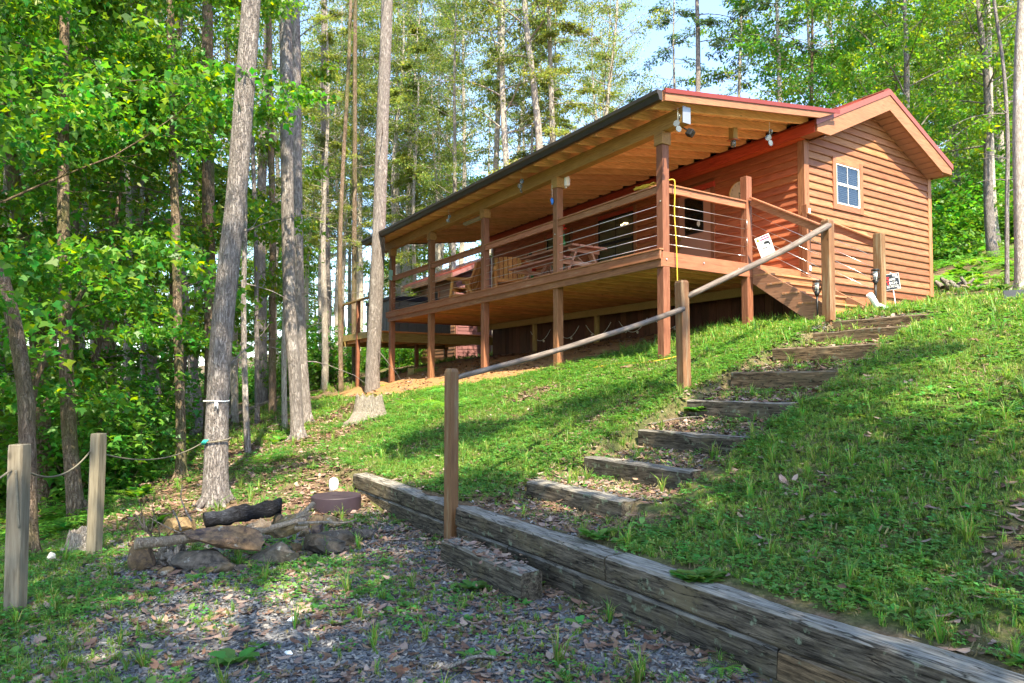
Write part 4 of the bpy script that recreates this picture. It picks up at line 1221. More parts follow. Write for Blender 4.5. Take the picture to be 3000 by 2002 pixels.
# yellow extension cord
def spline(pts, n=8):
    pts = [Vector(p) for p in pts]; out = []
    P = [pts[0]] + pts + [pts[-1]]
    for i in range(1, len(P) - 2):
        for k in range(n):
            t_ = k / n
            p0, p1, p2, p3 = P[i-1], P[i], P[i+1], P[i+2]
            out.append(0.5 * ((2*p1) + (p2-p0)*t_ + (2*p0-5*p1+4*p2-p3)*t_*t_ + (3*p1-p0-3*p2+p3)*t_**3))
    out.append(pts[-1]); return out
cord = MB()
pts = []
for i in range(28):
    a = i * 0.9
    pts.append(cab(0.06 + 0.055 * math.sin(a), 0.42 + 0.20 * math.cos(a) + 0.004 * i, 1.10 + 0.012 * (i % 5) + 0.03 * max(0, math.cos(a))))
pts += [cab(0.10, 0.10, 1.13), cab(0.19, -0.03, 1.15), cab(0.215, -0.05, 1.05), cab(0.21, -0.04, 0.6), cab(0.235, -0.05, 0.1), cab(0.25, -0.05, -0.5), cab(0.24, -0.06, -1.0)]
gz = lambda g, l: cab_h(g, l) + 0.02
pts += [cab(0.30, -0.06, gz(0.3, -0.06) + 0.3), cab(0.42, -0.15, gz(0.42, -0.15)), cab(0.25, -0.3, gz(0.25, -0.3)), cab(-0.05, -0.12, gz(-0.05, -0.12)), cab(-0.2, 0.3, gz(-0.2, 0.3)), cab(-0.15, 0.9, gz(-0.15, 0.9)), cab(-0.3, 1.4, gz(-0.3, 1.4))]
cord.tube(spline(pts, 6), 0.011, 6)
tag(cord.build('extension_cord', M['yellow']), 'yellow extension cord coiled on the porch rail and hanging down beside the near corner post', 'cord')
# warning sign leaning at the stair cables
def sign_face(parent, w, h, items):
    """items: (kind, x, z, size, text or dims, mat); local plane faces -y"""
    for n, it in enumerate(items):
        y = -0.0062 - 0.0006 * n
        if it[0] == 'text':
            link('lettering', text_mesh(it[4], it[3], it[5], bold=it[6] if len(it) > 6 else 0.0), parent, (it[1], y, it[2]), (R(90), 0, 0))
        else:
            MB().prism([(it[1] + p[0], it[2] + p[1]) for p in it[4]], y - 0.0004, y, 1).build(it[3], it[5], parent)
def rect(w, h): return [(-w/2, -h/2), (w/2, -h/2), (w/2, h/2), (-w/2, h/2)]
ws = empty('warning_sign', cab(2.03, -0.34, 0.22), 0, 'small white and red WARNING video surveillance sign tilted against the stair cables', 'sign')
ws.rotation_euler = Euler((R(-4), R(-19), CAB_R - R(62)), 'XYZ')
MB().prism(rect(0.24, 0.42), -0.0055, 0.0, 1).build('panel', M['white'], ws, 0.002)
sign_face(ws, 0.24, 0.42, [
    ('shape', 0.035, 0.165, 'header', rect(0.155, 0.065), M['sign_magenta']),
    ('shape', -0.078, 0.165, 'warning_triangle', [(-0.032, -0.03), (0.032, -0.03), (0, 0.034)], M['sign_orange']),
    ('text', 0.037, 0.165, 0.034, 'WARNING', M['white'], 0.0008),
    ('text', -0.055, 0.085, 0.048, '24', M['black'], 0.001),
    ('text', -0.052, 0.045, 0.026, 'HOUR', M['black'], 0.0008),
    ('shape', 0.045, 0.075, 'camera_symbol', [(-0.05, -0.012), (0.03, -0.03), (0.045, 0.012), (-0.035, 0.03)], M['black']),
    ('shape', 0.082, 0.035, 'camera_symbol', [(-0.01, -0.02), (0.014, -0.02), (0.010, 0.025), (-0.012, 0.02)], M['black']),
    ('text', 0.0, -0.005, 0.040, 'VIDEO', M['black'], 0.001),
    ('text', 0.0, -0.045, 0.0275, 'SURVEILLANCE', M['black'], 0.0008),
    ('text', 0.0, -0.085, 0.020, 'IN OPERATION', M['sign_magenta']),
    ('shape', 0.0, -0.165, 'footer', rect(0.20, 0.05), M['sign_magenta'])])
# yard sign
b = cab(4.80, -1.0, cab_h(4.80, -1.0))
ys = empty('yard_sign', b, R(10), 'black yard sign with red and white lettering on a white stake by the gable', 'sign')
ys.rotation_euler = Euler((0, R(-7), R(-24)), 'XYZ')
MB().beam((0, 0.012, -0.1), (0, 0.012, 0.675), 0.014, 0.014).build('stake', M['white'], ys)
pn = empty('sign_panel', (0, 0, 0.50)); pn.parent = ys
MB().prism(rect(0.240, 0.292), -0.006, 0.0, 1).build('frame', M['white'], pn, 0.001)
sign_face(pn, 0.23, 0.28, [
    ('shape', 0, 0, 'face', rect(0.225, 0.28), M['sign_black']),
    ('text', -0.062, 0.045, 0.125, 'S', M['sign_red'], 0.001),
    ('text', 0.005, 0.038, 0.062, 'AFE', M['white'], 0.0008),
    ('text', -0.068, -0.022, 0.100, 'T', M['sign_red'], 0.001),
    ('text', 0.012, -0.028, 0.062, 'ECH', M['white'], 0.0008),
    ('shape', 0.055, 0.108, 'camera_symbol', [(-0.04, -0.008), (0.03, -0.022), (0.038, 0.012), (-0.03, 0.024)], M['white']),
    ('shape', 0.083, 0.075, 'camera_symbol', [(-0.022, -0.014), (0.016, -0.018), (0.014, 0.02), (-0.004, 0.018)], M['white']),
    ('text', 0.075, -0.028, 0.02, 'INC', M['white']),
    ('shape', -0.002, -0.070, 'rule_line', rect(0.19, 0.006), M['white']),
    ('text', 0.0, -0.098, 0.034, '828-773-9042', M['white'], 0.0003),
    ('shape', 0.098, -0.115, 'corner_patch', [(-0.028, -0.018), (0.012, -0.018), (-0.02, 0.02)], M['white'])])
# solar torches
def torch(label, p):
    t = empty('solar_torch', p, 0.4, label, 'torch', 'black solar torches at the stairs')
    MB().tube([(0, 0, -0.05), (0, 0, 0.30)], [0.012, 0.018], 8).build('stake', M['black'], t)
    MB().tube([(0, 0, 0.28), (0, 0, 0.36)], [0.018, 0.052], 10).build('cup', M['black'], t)
    MB().tube([(0, 0, 0.345), (0, 0, 0.50)], [0.030, 0.036], 10).build('light_core', M['whiteplastic'], t)
    for k in range(10):
        a = k * 2 * math.pi / 10
        c, s_ = math.cos(a), math.sin(a)
        MB().tube([(0.050*c, 0.050*s_, 0.355), (0.066*c, 0.066*s_, 0.43), (0.056*c, 0.056*s_, 0.52)], 0.0045, 4).build('cage_bar', M['black'], t)
    for z in (0.39, 0.46):
        MB().tube([(0.066*math.cos(a), 0.066*math.sin(a), z) for a in [i*math.pi/8 for i in range(17)]], 0.004, 4, cap=False).build('cage_ring', M['black'], t)
    MB().tube([(0, 0, 0.515), (0, 0, 0.535)], [0.066, 0.058], 14).build('cap', M['black'], t)
torch('black solar torch right of the handrail gate, in front of the weathered stair post', cab(3.22, -1.52, cab_h(3.22, -1.52) + 0.13))
torch('black solar torch half hidden behind the end post of the handrail', cab(2.03, -1.27, cab_h(2.03, -1.27) + 0.12))
# white downspout piece
t = MB().tube([(0, 0, 0.26), (0.05, -0.02, 0.20), (0.10, -0.06, 0.08), (0.22, -0.16, 0.0)], [0.05, 0.055, 0.05, 0.06], 10).build('downspout_piece', M['white'], None, 0, cab(3.15, -1.45, cab_h(3.15, -1.45) + 0.02), (0, 0, CAB_R))
tag(t, 'short curved white downspout piece at the foot of the cabin stairs', 'downspout')
# bit of dark sign leaning in the grass at the right
p = on_ground(2985, 880)
o = MB().box((-0.16, -0.01, -0.03), (0.16, 0.01, 0.15)).build('leaning_plaque', M['sign_black'], None, 0.004, p, (R(-20), 0, -0.5)); tag(o, 'small dark plaque leaning in the grass at the right edge', 'plaque')

# ================================================================== HANDRAIL (posts + poles)
hr = empty('handrail', (0, 0, 0), 0, 'log pole handrail on tall square posts climbing beside the timber steps', 'handrail')
def sq_post(p, w, h, ang, mat, parent=None, name='post', lean=(0, 0), ch=0.012, top='flat'):
    m = MB()
    hw = w / 2
    n = 7
    prof = [(-hw, -hw), (hw, -hw), (hw, hw), (-hw, hw)]
    m.box((-hw, -hw, -0.25), (hw, hw, h - ch))
    me = MB()
    vs = []
    for (z, k) in ((-0.25, 1), (h * 0.33, 1), (h * 0.66, 1), (h - 0.03, 1), (h, 0.80 if top == 'chamfer' else 0.96)):
        for (a, b_) in prof: vs.append((a * k, b_ * k, z))
    fs = []
    for r in range(4):
        for k in range(4):
            fs.append((r*4+k, r*4+(k+1) % 4, r*4+4+(k+1) % 4, r*4+4+k))
    fs += [(3, 2, 1, 0), (16, 17, 18, 19)]
    me.add(vs, fs)
    o = me.build(name, mat, parent, 0.004)
    o.location = p; o.rotation_euler = (lean[0], lean[1], ang)
    return o
xq, yq = xy(-0.06, 0.02)
P1 = on_ground(1323, 1575)
P1 = Vector((-0.0885 * 6.0, 6.0, 0.05)); 
P2 = Vector((at(2005, 1183, 8.45).x, 8.45, h1(at(2005, 1183, 8.45).x, 8.45)))
P3 = cab(2.08, -1.43, cab_h(2.08, -1.43))
HP1 = 1.54; HP2 = at(1990, 823, 8.45).z - P2.z; HP3 = 0.47 + CAB_O.z - P3.z
sq_post(P1, 0.092, HP1 - 0.05, R(45 + 5), M['post_low'], hr, top='chamfer')
sq_post(P2, 0.125, HP2, R(28), M['post_low'], hr, lean=(0, -0.02), top='chamfer')
sq_post(P3, 0.14, HP3, CAB_R, M['post_low'], hr, top='chamfer')
def pole(a, b, r0, r1, seed):
    a = Vector(a); b = Vector(b); pts = []; rr = []
    for i in range(13):
        t_ = i / 12
        p = a.lerp(b, t_) + mnoise.noise_vector(Vector((t_ * 3 + seed, seed, 0))) * 0.012
        p.z -= 0.05 * 4 * t_ * (1 - t_) * 0.6
        pts.append(p); rr.append(r0 + (r1 - r0) * t_ + 0.002 * mnoise.noise(Vector((t_ * 9, seed, 4))))
    m = MB(); m.tube(pts, rr, 12)
    me = m.mesh('pole', M['pole'])
    # own axis for the grain: put the mesh in a frame whose x runs along the pole
    d = (b - a).normalized(); q_ = d.to_track_quat('X', 'Z'); mat = Matrix.Translation(a) @ q_.to_matrix().to_4x4()
    me.transform(mat.inverted())
    o = link('pole', me, hr); o.matrix_world = mat; o.matrix_local = mat
    return o
pole(P1 + Vector((0.05, 0.02, HP1 - 0.10 - 0.03)), P2 + Vector((-0.02, -0.05, HP2 - 0.36)), 0.024, 0.034, 1)
pole(P2 + Vector((0.03, -0.02, HP2 - 0.20)), P3 + Vector((0.0, -0.05, HP3 - 0.10)), 0.036, 0.050, 2)

# ================================================================== ROPE FENCE at left
rf_ = empty('rope_fence', (0, 0, 0), 0, 'rope strung between two grey square posts and the big leaning tree', 'rope fence')
A = Vector((at(46, 1740, 4.2).x, 4.2, h1(at(46, 1740, 4.2).x, 4.2)))
B = Vector((at(275, 1618, 5.65).x, 5.65, h1(at(275, 1618, 5.65).x, 5.65)))
hA = at(46, 1302, 4.2).z - A.z; hB = at(272, 1270, 5.65).z - B.z
sq_post(A, 0.088, hA, R(4), M['grey_post'], rf_)
sq_post(B, 0.086, hB, R(-8), M['grey_post'], rf_, lean=(0, 0.02))
TREE1 = on_ground(632, 1478)
rope_at = Vector((TREE1.x, TREE1.y, at(630, 1295, TREE1.y).z))
def rope(a, b, sag, name='rope'):
    MB().tube(swag(a, b, sag, 16), 0.0065, 6).build(name, M['rope'], rf_)
rope(A + Vector((0.0, 0.0, hA - 0.14)), B + Vector((-0.03, -0.04, hB - 0.15)), 0.12)
rope(B + Vector((0.03, -0.04, hB - 0.15)), rope_at + Vector((-0.12, -0.10, 0)), 0.12)
rope(A + Vector((-0.01, -0.05, hA - 0.15)), A + Vector((-0.75, -0.9, 0.25)), 0.06)
rope(A + Vector((0.02, -0.055, hA - 0.15)), A + Vector((0.045, -0.05, hA - 0.50)), 0.0, 'rope_end')
MB().tube([rope_at + Vector((0.150 * math.cos(a), 0.150 * math.sin(a), 0.02 * math.sin(a + 1) + 0.02)) for a in [i * math.pi / 12 for i in range(25)]], 0.009, 6, cap=False).build('rope_loop', M['rope'], rf_)
for k in range(3):
    MB().tube([rope_at + Vector((-0.12 + 0.02 * k, -0.135, -0.02)), rope_at + Vector((-0.10 + 0.02 * k, -0.15, 0.01)), rope_at + Vector((-0.08 + 0.02 * k, -0.135, 0.035))], 0.009, 6).build('knot', M['teal'], rf_)

# ================================================================== FIRE RING, LID, STUMPS, BRANCHES
def rock_mesh(name, seed, sx, sy, sz, mat, rough=0.22, flat=0.0):
    bm = bmesh.new()
    bmesh.ops.create_icosphere(bm, subdivisions=3, radius=0.5)
    rnd = random.Random(seed)
    planes = []
    for _ in range(15):
        d = Vector((rnd.gauss(0, 1), rnd.gauss(0, 1), rnd.gauss(0, 1))).normalized()
        planes.append((d, rnd.uniform(0.24, 0.42)))
    for v in bm.verts:
        for d, k in planes:
            e = v.co.dot(d) - k
            if e > 0: v.co -= d * e * 0.98
        v.co += mnoise.noise_vector(v.co * 3.1 + Vector((seed * 5.3, 0, 0))) * rough * 0.32
        v.co += mnoise.noise_vector(v.co * 9.0 + Vector((seed * 2.3, 4, 0))) * rough * 0.09
    for v in bm.verts:
        v.co.x *= sx * 1.35; v.co.y *= sy * 1.35; v.co.z *= sz * 1.35
    me = bpy.data.meshes.new(name); bm.to_mesh(me); bm.free()
    me.materials.append(mat)
    return me
def stone(label, u, v, wpx, hpx, depth, mat, seed, rot=(0, 0, 0), lift=0.0, dy=0.0, rough=0.22):
    """u, v: foot of the stone in the photograph"""
    p = on_ground(u, v)
    w = 1.04 * wpx * p.y / 2000; h = 1.0 * hpx * p.y / 2000
    o = link('stone', rock_mesh('stone', seed, w, depth, h, M[mat], rough), None, (p.x, p.y + depth * 0.4 + dy, p.z + h * 0.42 + lift), rot)
    tag(o, label, 'stone', 'stones of the fire ring')
    return o
def cc(x, y): return 360 + x * 0.3149, 1400 + y * 0.3149     # crop pixel -> photo pixel
S = 0.3149
stone('upright blocky stone at the left end of the fire ring', *cc(150, 885), 205*S, 265*S, 0.17, 'rock_purple', 1, rough=0.12)
stone('broad flat grey stone at ground level under the big slab', *cc(680, 878), 480*S, 165*S, 0.30, 'rock_grey', 3, (0.05, 0.02, 0.1))
stone('large overhanging tan and purple slab on top of the fire ring front', *cc(890, 870), 700*S, 215*S, 0.26, 'rock_purple', 4, (0.1, 0.20, 0.1), lift=0.14, dy=0.04)
stone('low grey stone at the front centre of the fire ring', *cc(900, 895), 250*S, 110*S, 0.16, 'rock_grey', 5)
stone('long tilted brown stone leaning up at the right of the slab', *cc(1330, 835), 500*S, 190*S, 0.20, 'rock_grey', 6, (0, -0.26, 0.05))
stone('cracked light tan sandstone block on the fire ring', *cc(1440, 800), 370*S, 150*S, 0.20, 'rock_tan', 7, (0.1, -0.14, 0), lift=0.19, dy=0.14)
stone('dark boulder at the front right of the fire ring', *cc(1810, 735), 370*S, 205*S, 0.24, 'rock_grey', 8, (0, 0.12, 0.2))
stone('brown angular boulder behind the dark boulder', *cc(1985, 655), 330*S, 180*S, 0.22, 'rock_grey', 9, (0, 0.35, 0.1))
stone('small cube shaped stone wedged between two boulders', *cc(1765, 640), 110*S, 110*S, 0.10, 'rock_purple', 10, lift=0.06, dy=0.12)
stone('small rounded tan stone at the back right of the ring', *cc(1790, 480), 150*S, 120*S, 0.14, 'rock_tan', 11)
stone('low stone with an orange edge near the plum lid', *cc(1930, 470), 190*S, 90*S, 0.16, 'rock_tan', 12, (0, 0.3, 0))
stone('narrow dark upright stone at the back of the fire ring', *cc(1430, 470), 110*S, 140*S, 0.10, 'rock_grey', 13)
stone('blue grey flat stone leaning at the back of the ring', *cc(1580, 460), 280*S, 130*S, 0.14, 'rock_grey', 14, (0.3, -0.3, 0.1))
stone('round tan boulder behind the twiggy branch', *cc(500, 560), 265*S, 185*S, 0.28, 'rock_tan', 15, rough=0.1)
stone('lone flat stone at the far right of the ring', *cc(2205, 590), 190*S, 100*S, 0.14, 'rock_grey', 16)
stone('small yellowish wedge stone lying in front', *cc(385, 918), 150*S, 75*S, 0.08, 'rock_tan', 17, (0, -0.25, 0))
stone('small tan chock stone under the dark boulder', *cc(1600, 690), 90*S, 80*S, 0.1, 'rock_tan', 18)
stone('pale flat stone half hidden in front of the long tilted stone', *cc(1080, 880), 160*S, 60*S, 0.1, 'rock_grey', 19)
rr_ = random.Random(12)
for i, (x, y, w_, h_, m_) in enumerate(((560, 900, 90, 45, 'rock_grey'), (760, 905, 110, 50, 'rock_tan'), (1240, 860, 100, 55, 'rock_grey'), (1520, 790, 120, 60, 'rock_tan'), (1690, 740, 90, 50, 'rock_grey'), (2080, 690, 90, 40, 'rock_grey'), (300, 880, 80, 50, 'rock_purple'), (1200, 640, 160, 90, 'rock_tan'), (1330, 620, 150, 80, 'rock_grey'), (700, 640, 170, 80, 'rock_grey'), (2060, 560, 130, 70, 'rock_grey'), (1680, 560, 110, 70, 'rock_tan'))):
    stone(('small chinking stone low in the fire ring front, ' if y > 650 else 'small stone inside the fire ring, ') + ('far left', 'left', 'centre', 'centre right', 'right', 'far right', 'beside the upright stone', 'behind the slab', 'right behind the slab', 'left behind the slab', 'by the birch twig', 'by the cube stone')[i], *cc(x, y), w_*S, h_*S, 0.10, m_, 60 + i, (rr_.uniform(-.3, .3), rr_.uniform(-.3, .3), rr_.uniform(0, 3)))
# grey gnarled root lump
def gnarl(name, label, cat, p, w, d, h, seed, mat, n=9):
    rnd = random.Random(seed); m = MB()
    for i in range(n):
        a = Vector((rnd.uniform(-w/2, w/2), rnd.uniform(-d/2, d/2), rnd.uniform(0, h * 0.4)))
        b = a + Vector((rnd.uniform(-w * .35, w * .35), rnd.uniform(-d * .3, d * .3), rnd.uniform(h * 0.2, h * 0.8)))
        pts = [a.lerp(b, t_ / 5) + mnoise.noise_vector(Vector((i * 3.1, t_ * .7, seed))) * 0.025 for t_ in range(6)]
        r = rnd.uniform(0.15, 0.3) * h
        m.tube(pts, [r * (1 + 0.4 * mnoise.noise(Vector((k, i, seed)))) * (1 - 0.09 * k) for k in range(6)], 7)
    o = m.build(name, M[mat], None, 0, p); tag(o, label, cat); return o
p = on_ground(*cc(400, 850)); gnarl('driftwood_lump', 'gnarled grey driftwood lump next to the upright stone', 'driftwood', p + Vector((0, 0.08, 0)), 0.22, 0.12, 0.17, 5, 'dead_wood', 12)
# charred log
def log_obj(name, label, cat, a, b, r0, r1, mat, seed, bumpy=0.25, n=18, ns=12):
    a = Vector(a); b = Vector(b); m = MB(); pts = []; rr = []
    for i in range(n + 1):
        t_ = i / n
        pts.append(a.lerp(b, t_) + mnoise.noise_vector(Vector((t_ * 4, seed, 0))) * r0 * 0.35)
        rr.append((r0 + (r1 - r0) * t_) * (1 + bumpy * mnoise.noise(Vector((t_ * 7, seed, 2)))))
    m.tube(pts, rr, ns)
    me = m.mesh(name, M[mat])
    for v in me.vertices:
        v.co += mnoise.noise_vector(v.co * 14 + Vector((seed, 0, 0))) * r0 * bumpy * 0.9
    d = (b - a).normalized(); q_ = d.to_track_quat('Z', 'Y'); mt = Matrix.Translation(a) @ q_.to_matrix().to_4x4()
    me.transform(mt.inverted())
    o = link(name, me); o.matrix_world = mt
    tag(o, label, cat); return o
pa = on_ground(*cc(640, 560)); pb = on_ground(*cc(1390, 480))
log_obj('charred_log', 'thick charred black log lying across the back of the fire ring', 'log', pa + Vector((0.10, 0.05, 0.15)), pb + Vector((0.06, 0.05, 0.21)), 0.068, 0.082, 'char', 3, 0.28, 34, 11)
log_obj('charred_log', 'flat half burnt plank in the ash below the charred log', 'log', pa + Vector((0.35, -0.12, 0.06)), pb + Vector((0.05, -0.18, 0.07)), 0.045, 0.05, 'branch_wood', 8, 0.6)
# branches over the ring
def branch(label, pts, r0, r1, mat='branch_wood', side=None, name='branch'):
    m = MB(); sp = spline(pts, 6); n = len(sp)
    m.tube(sp, [r0 + (r1 - r0) * i / (n - 1) for i in range(n)], 8)
    for (k, d, ln, r) in (side or []):
        a = Vector(sp[int(k * (n - 1))]); d = Vector(d).normalized()
        e = [a + d * ln * t_ / 4 + mnoise.noise_vector(Vector((k * 9, t_ * .6, ln))) * ln * 0.12 for t_ in range(5)]
        m.tube(e, [r * (1 - 0.2 * t_) for t_ in range(5)], 5)
    o = m.build(name, M[mat]); tag(o, label, 'branch', 'branches on the fire ring'); return o
def gz_(x, y, Y):    # crop pixel at a chosen distance
    return at(*cc(x, y - 26), Y - 0.30)
branch('long thick pale branch with a broken end lying across the stones', [gz_(115, 640, 5.15), gz_(330, 625, 5.25), gz_(540, 600, 5.4), gz_(980, 550, 5.75), gz_(1300, 515, 5.9)], 0.042, 0.026)
branch('forked bleached branch rising to the right over the ring', [gz_(1060, 590, 5.55), gz_(1350, 510, 5.75), gz_(1600, 420, 5.95), gz_(1775, 262, 6.1)], 0.022, 0.022, side=[(0.55, (0.6, 0.1, 0.25), 0.25, 0.014), (0.72, (0.5, 0, 0.75), 0.16, 0.012)])
branch('pinkish stick crossing the forked branch', [gz_(1380, 490, 5.7), gz_(1560, 445, 5.8), gz_(1690, 415, 5.9)], 0.022, 0.018)
branch('thin speckled birch twig pointing right past the stones', [gz_(1630, 450, 5.7), gz_(1850, 440, 5.75), gz_(2050, 445, 5.8), gz_(2170, 418, 5.9)], 0.012, 0.006, 'dead_wood', [(0.85, (0.5, 0, -0.5), 0.15, 0.004)])
branch('short stick end poking from under the sandstone block', [gz_(1600, 500, 5.75), gz_(1720, 488, 5.8)], 0.015, 0.014)
branch('dark dead branch with many upright twigs at the left of the ring', [gz_(640, 520, 5.75), gz_(480, 560, 5.6), gz_(330, 600, 5.5), gz_(220, 520, 5.5), gz_(110, 360, 5.5)], 0.014, 0.004, 'bark_brown',
       [(0.5, (-0.25, 0, 1), 0.30, 0.006), (0.6, (-0.1, 0, 1), 0.34, 0.006), (0.68, (-0.5, 0, 0.9), 0.26, 0.006), (0.78, (-0.35, 0.1, 1), 0.30, 0.005), (0.4, (0.6, 0, 0.7), 0.18, 0.005), (0.9, (0.1, 0, 1), 0.22, 0.004)])
branch('thin dead sapling twig standing up behind the tan boulder', [gz_(640, 430, 5.9), gz_(590, 340, 5.9), gz_(540, 210, 5.9), gz_(555, 90, 5.9)], 0.009, 0.003, 'dead_wood')
branch('lichen covered twig leaning on the tan boulder', [gz_(540, 520, 5.7), gz_(510, 420, 5.7), gz_(465, 330, 5.7)], 0.009, 0.005, 'dead_wood')
branch('thin reddish twig slanting over the long branch', [gz_(540, 545, 5.6), gz_(400, 480, 5.6), gz_(260, 405, 5.6)], 0.006, 0.004, 'branch_wood')
# round lid + white marker
p = on_ground(*cc(1925, 345)); p = p + Vector((0, 0.26, 0))
t = empty('round_lid', (p.x, p.y, h1(p.x, p.y)), 0, 'plum brown round tank lid standing proud of the litter left of the timber wall', 'lid')
MB().tube([(0, 0, -0.03), (0, 0, 0.125), (0, 0, 0.133)], [0.262, 0.262, 0.256], 48, smooth=False).build('lid_body', M['lid'], t)
MB().tube([(0, 0, 0.1335), (0, 0, 0.137)], [0.045, 0.045], 20).build('lid_boss', M['lid'], t)
p = on_ground(*cc(1915, 165)); p.y += 0.22
t = empty('white_marker', (p.x, p.y, h1(p.x, p.y)), 0, 'small white domed vent pipe cap just behind the plum lid', 'vent cap')
MB().tube([(0, 0, -0.02), (0, 0, 0.08), (0, 0, 0.12), (0, 0, 0.14), (0, 0, 0.147)], [0.055, 0.055, 0.050, 0.032, 0.004], 18).build('dome', M['white'], t)
MB().beam((0.005, -0.057, 0.02), (0.005, -0.057, 0.08), 0.006, 0.004, (0, 1, 0)).build('slot', M['black'], t)
stone('tan stone touching the white vent cap on its right', *cc(1995, 150), 90*S, 50*S, 0.12, 'rock_tan', 21)
stone('low tan stone left of the white vent cap', *cc(1835, 160), 80*S, 30*S, 0.1, 'rock_tan', 22)
# stumps
def stump(label, p, r, h, seed, mat, jag=0.3, flare=1.5, name='stump'):
    m = MB(); n = 22; rings = []
    zs = [-0.1, 0.0, 0.12, 0.35, 0.7, 1.0]
    vs = []
    for zi, z in enumerate(zs):
        for k in range(n):
            a = 2 * math.pi * k / n
            f = 1 + (flare - 1) * math.exp(-max(z, 0) * h * 7) * (1 + 0.5 * math.sin(3 * a + seed))
            rr = r * f * (1 + 0.12 * mnoise.noise(Vector((math.cos(a) * 1.6, math.sin(a) * 1.6, seed + z))))
            zz = z * h
            if zi == len(zs) - 1: zz = h * (1 - jag * (0.5 + 0.5 * mnoise.noise(Vector((math.cos(a) * 3, math.sin(a) * 3, seed * 1.3)))) - jag * 0.5 * (k % 2) * 0.6)
            vs.append((rr * math.cos(a), rr * math.sin(a), zz))
    # inner hollow
    for k in range(n):
        a = 2 * math.pi * k / n
        vs.append((r * 0.62 * math.cos(a), r * 0.62 * math.sin(a), h * (1 - jag * 1.2 - 0.1 * (k % 3) * 0.3)))
    fs = []
    for z in range(len(zs)):
        for k in range(n): fs.append((z*n+k, z*n+(k+1) % n, (z+1)*n+(k+1) % n, (z+1)*n+k))
    vs.append((0, 0, h * (1 - jag * 1.4))); c = len(vs) - 1
    for k in range(n): fs.append((len(zs)*n+k, len(zs)*n+(k+1) % n, c))
    m.add(vs, fs)
    o = m.build(name, M[mat], None, 0, p); tag(o, label, 'stump'); return o
p = on_ground(222, 1628); stump('pale splintered stump between the two grey rope posts', p + Vector((0, 0.1, 0)), 0.10, 0.26, 4, 'dead_wood', 0.45)
p = on_ground(1075, 1235); stump('rotten grey stump with spreading roots just below the tree at the porch corner', p + Vector((0, 0.2, -0.03)), 0.26, 0.62, 9, 'dead_wood', 0.28, 1.7)
p = on_ground(2800, 848); gnarl('rotten_stump', 'crumbling pale rotten stump on the bank right of the cabin', 'stump', p, 0.55, 0.3, 0.30, 8, 'dead_wood', 14)
p = on_ground(2870, 845); gnarl('root_pile', 'low heap of pale roots and rock beside the rotten stump', 'roots', p, 0.7, 0.25, 0.12, 18, 'branch_wood', 10)
p = on_ground(147, 1650); o = link('white_rock', rock_mesh('white_rock', 5, 0.07, 0.04, 0.07, M['clock_face'], 0.2), None, p + Vector((0, 0.02, 0.04)), (0, 0.5, 0)); tag(o, 'small white rock near the foot of the grey rope post', 'rock')
p = on_ground(2130, 1065 - 8); 
o = link('half_buried_stone', rock_mesh('half_buried_stone', 6, 0.35, 0.2, 0.10, M['rock_tan'], 0.2), None, cab(-0.35, 0.35, cab_h(-0.35, 0.35) + 0.01)); tag(o, 'pale half buried stone in the grass left of the near corner post', 'stone')
for i, (u, v, sz, lab) in enumerate(((858, 1820, 0.05, 'small white quartz pebble on the gravel left of centre'), (845, 1920, 0.035, 'tiny white pebble near the bottom of the gravel'), (1378, 1606, 0.045, 'pale pebble on the lowest step timber'))):
    p = on_ground(u, v)
    if i == 2: p = Vector((p.x, p.y, 0.19))
    o = link('pebble', rock_mesh('pebble', 30 + i, sz, sz, sz * 0.7, M['white'], 0.2), None, p + Vector((0, 0, 0.01))); tag(o, lab, 'pebble')
# fallen trunk beyond the big tree
a = on_ground(655, 1272); b = on_ground(850, 1163)
log_obj('fallen_log', 'thin fallen grey trunk lying on the slope between the big tree and the twin trunks', 'fallen tree', a + Vector((-0.6, -0.2, 0.06)), b + Vector((0, 0, 0.16)), 0.06, 0.045, 'dead_wood', 12, 0.12, 22, 8)
m = MB(); m.tube(spline([a + Vector((0.8, 0.3, 0.10)), a + Vector((1.4, 0.1, 0.25)), a + Vector((1.9, 0.3, 0.22))], 5), 0.012, 5); tag(m.build('fallen_branch', M['dead_wood']), 'thin bare branch beside the fallen grey trunk', 'branch')
# twigs lying in the leaf litter
for i, (u, v, u2, v2, lab) in enumerate(((690, 1340, 760, 1290, 'short dead branch on the leaf litter below the fallen trunk'), (1300, 1975, 1450, 1945, 'pale stick on the gravel at the bottom centre'), (640, 1392, 720, 1345, 'thin dead stick lying right of the big leaning tree'), (2060, 1226, 1910, 1250, 'bent stick in the weeds above the dark step timber'))):
    a = on_ground(u, v) + Vector((0, 0, 0.02)); b = on_ground(u2, v2) + Vector((0, 0, 0.03))
    mm = (a + b) / 2 + Vector((0.02, 0.03, 0.02))
    tag(MB().tube(spline([a, mm, b], 6), 0.009, 6).build('stick', M['dead_wood']), lab, 'stick')
# where the trees that shade the foreground stand (x, y, variant, size, label)
SHADE = [
    (4.5, -2.8, 0, 0.85, 'shade tree standing behind the photographer at right'),
    (3.1, 0.5, 1, 0.95, 'shade tree nearest to the photographer at right'),
    (-1.4, -3.2, 1, 1.0, 'shade tree left behind the photographer'),
    (0.8, -3.2, 0, 0.95, 'shade tree directly behind the photographer'),
]
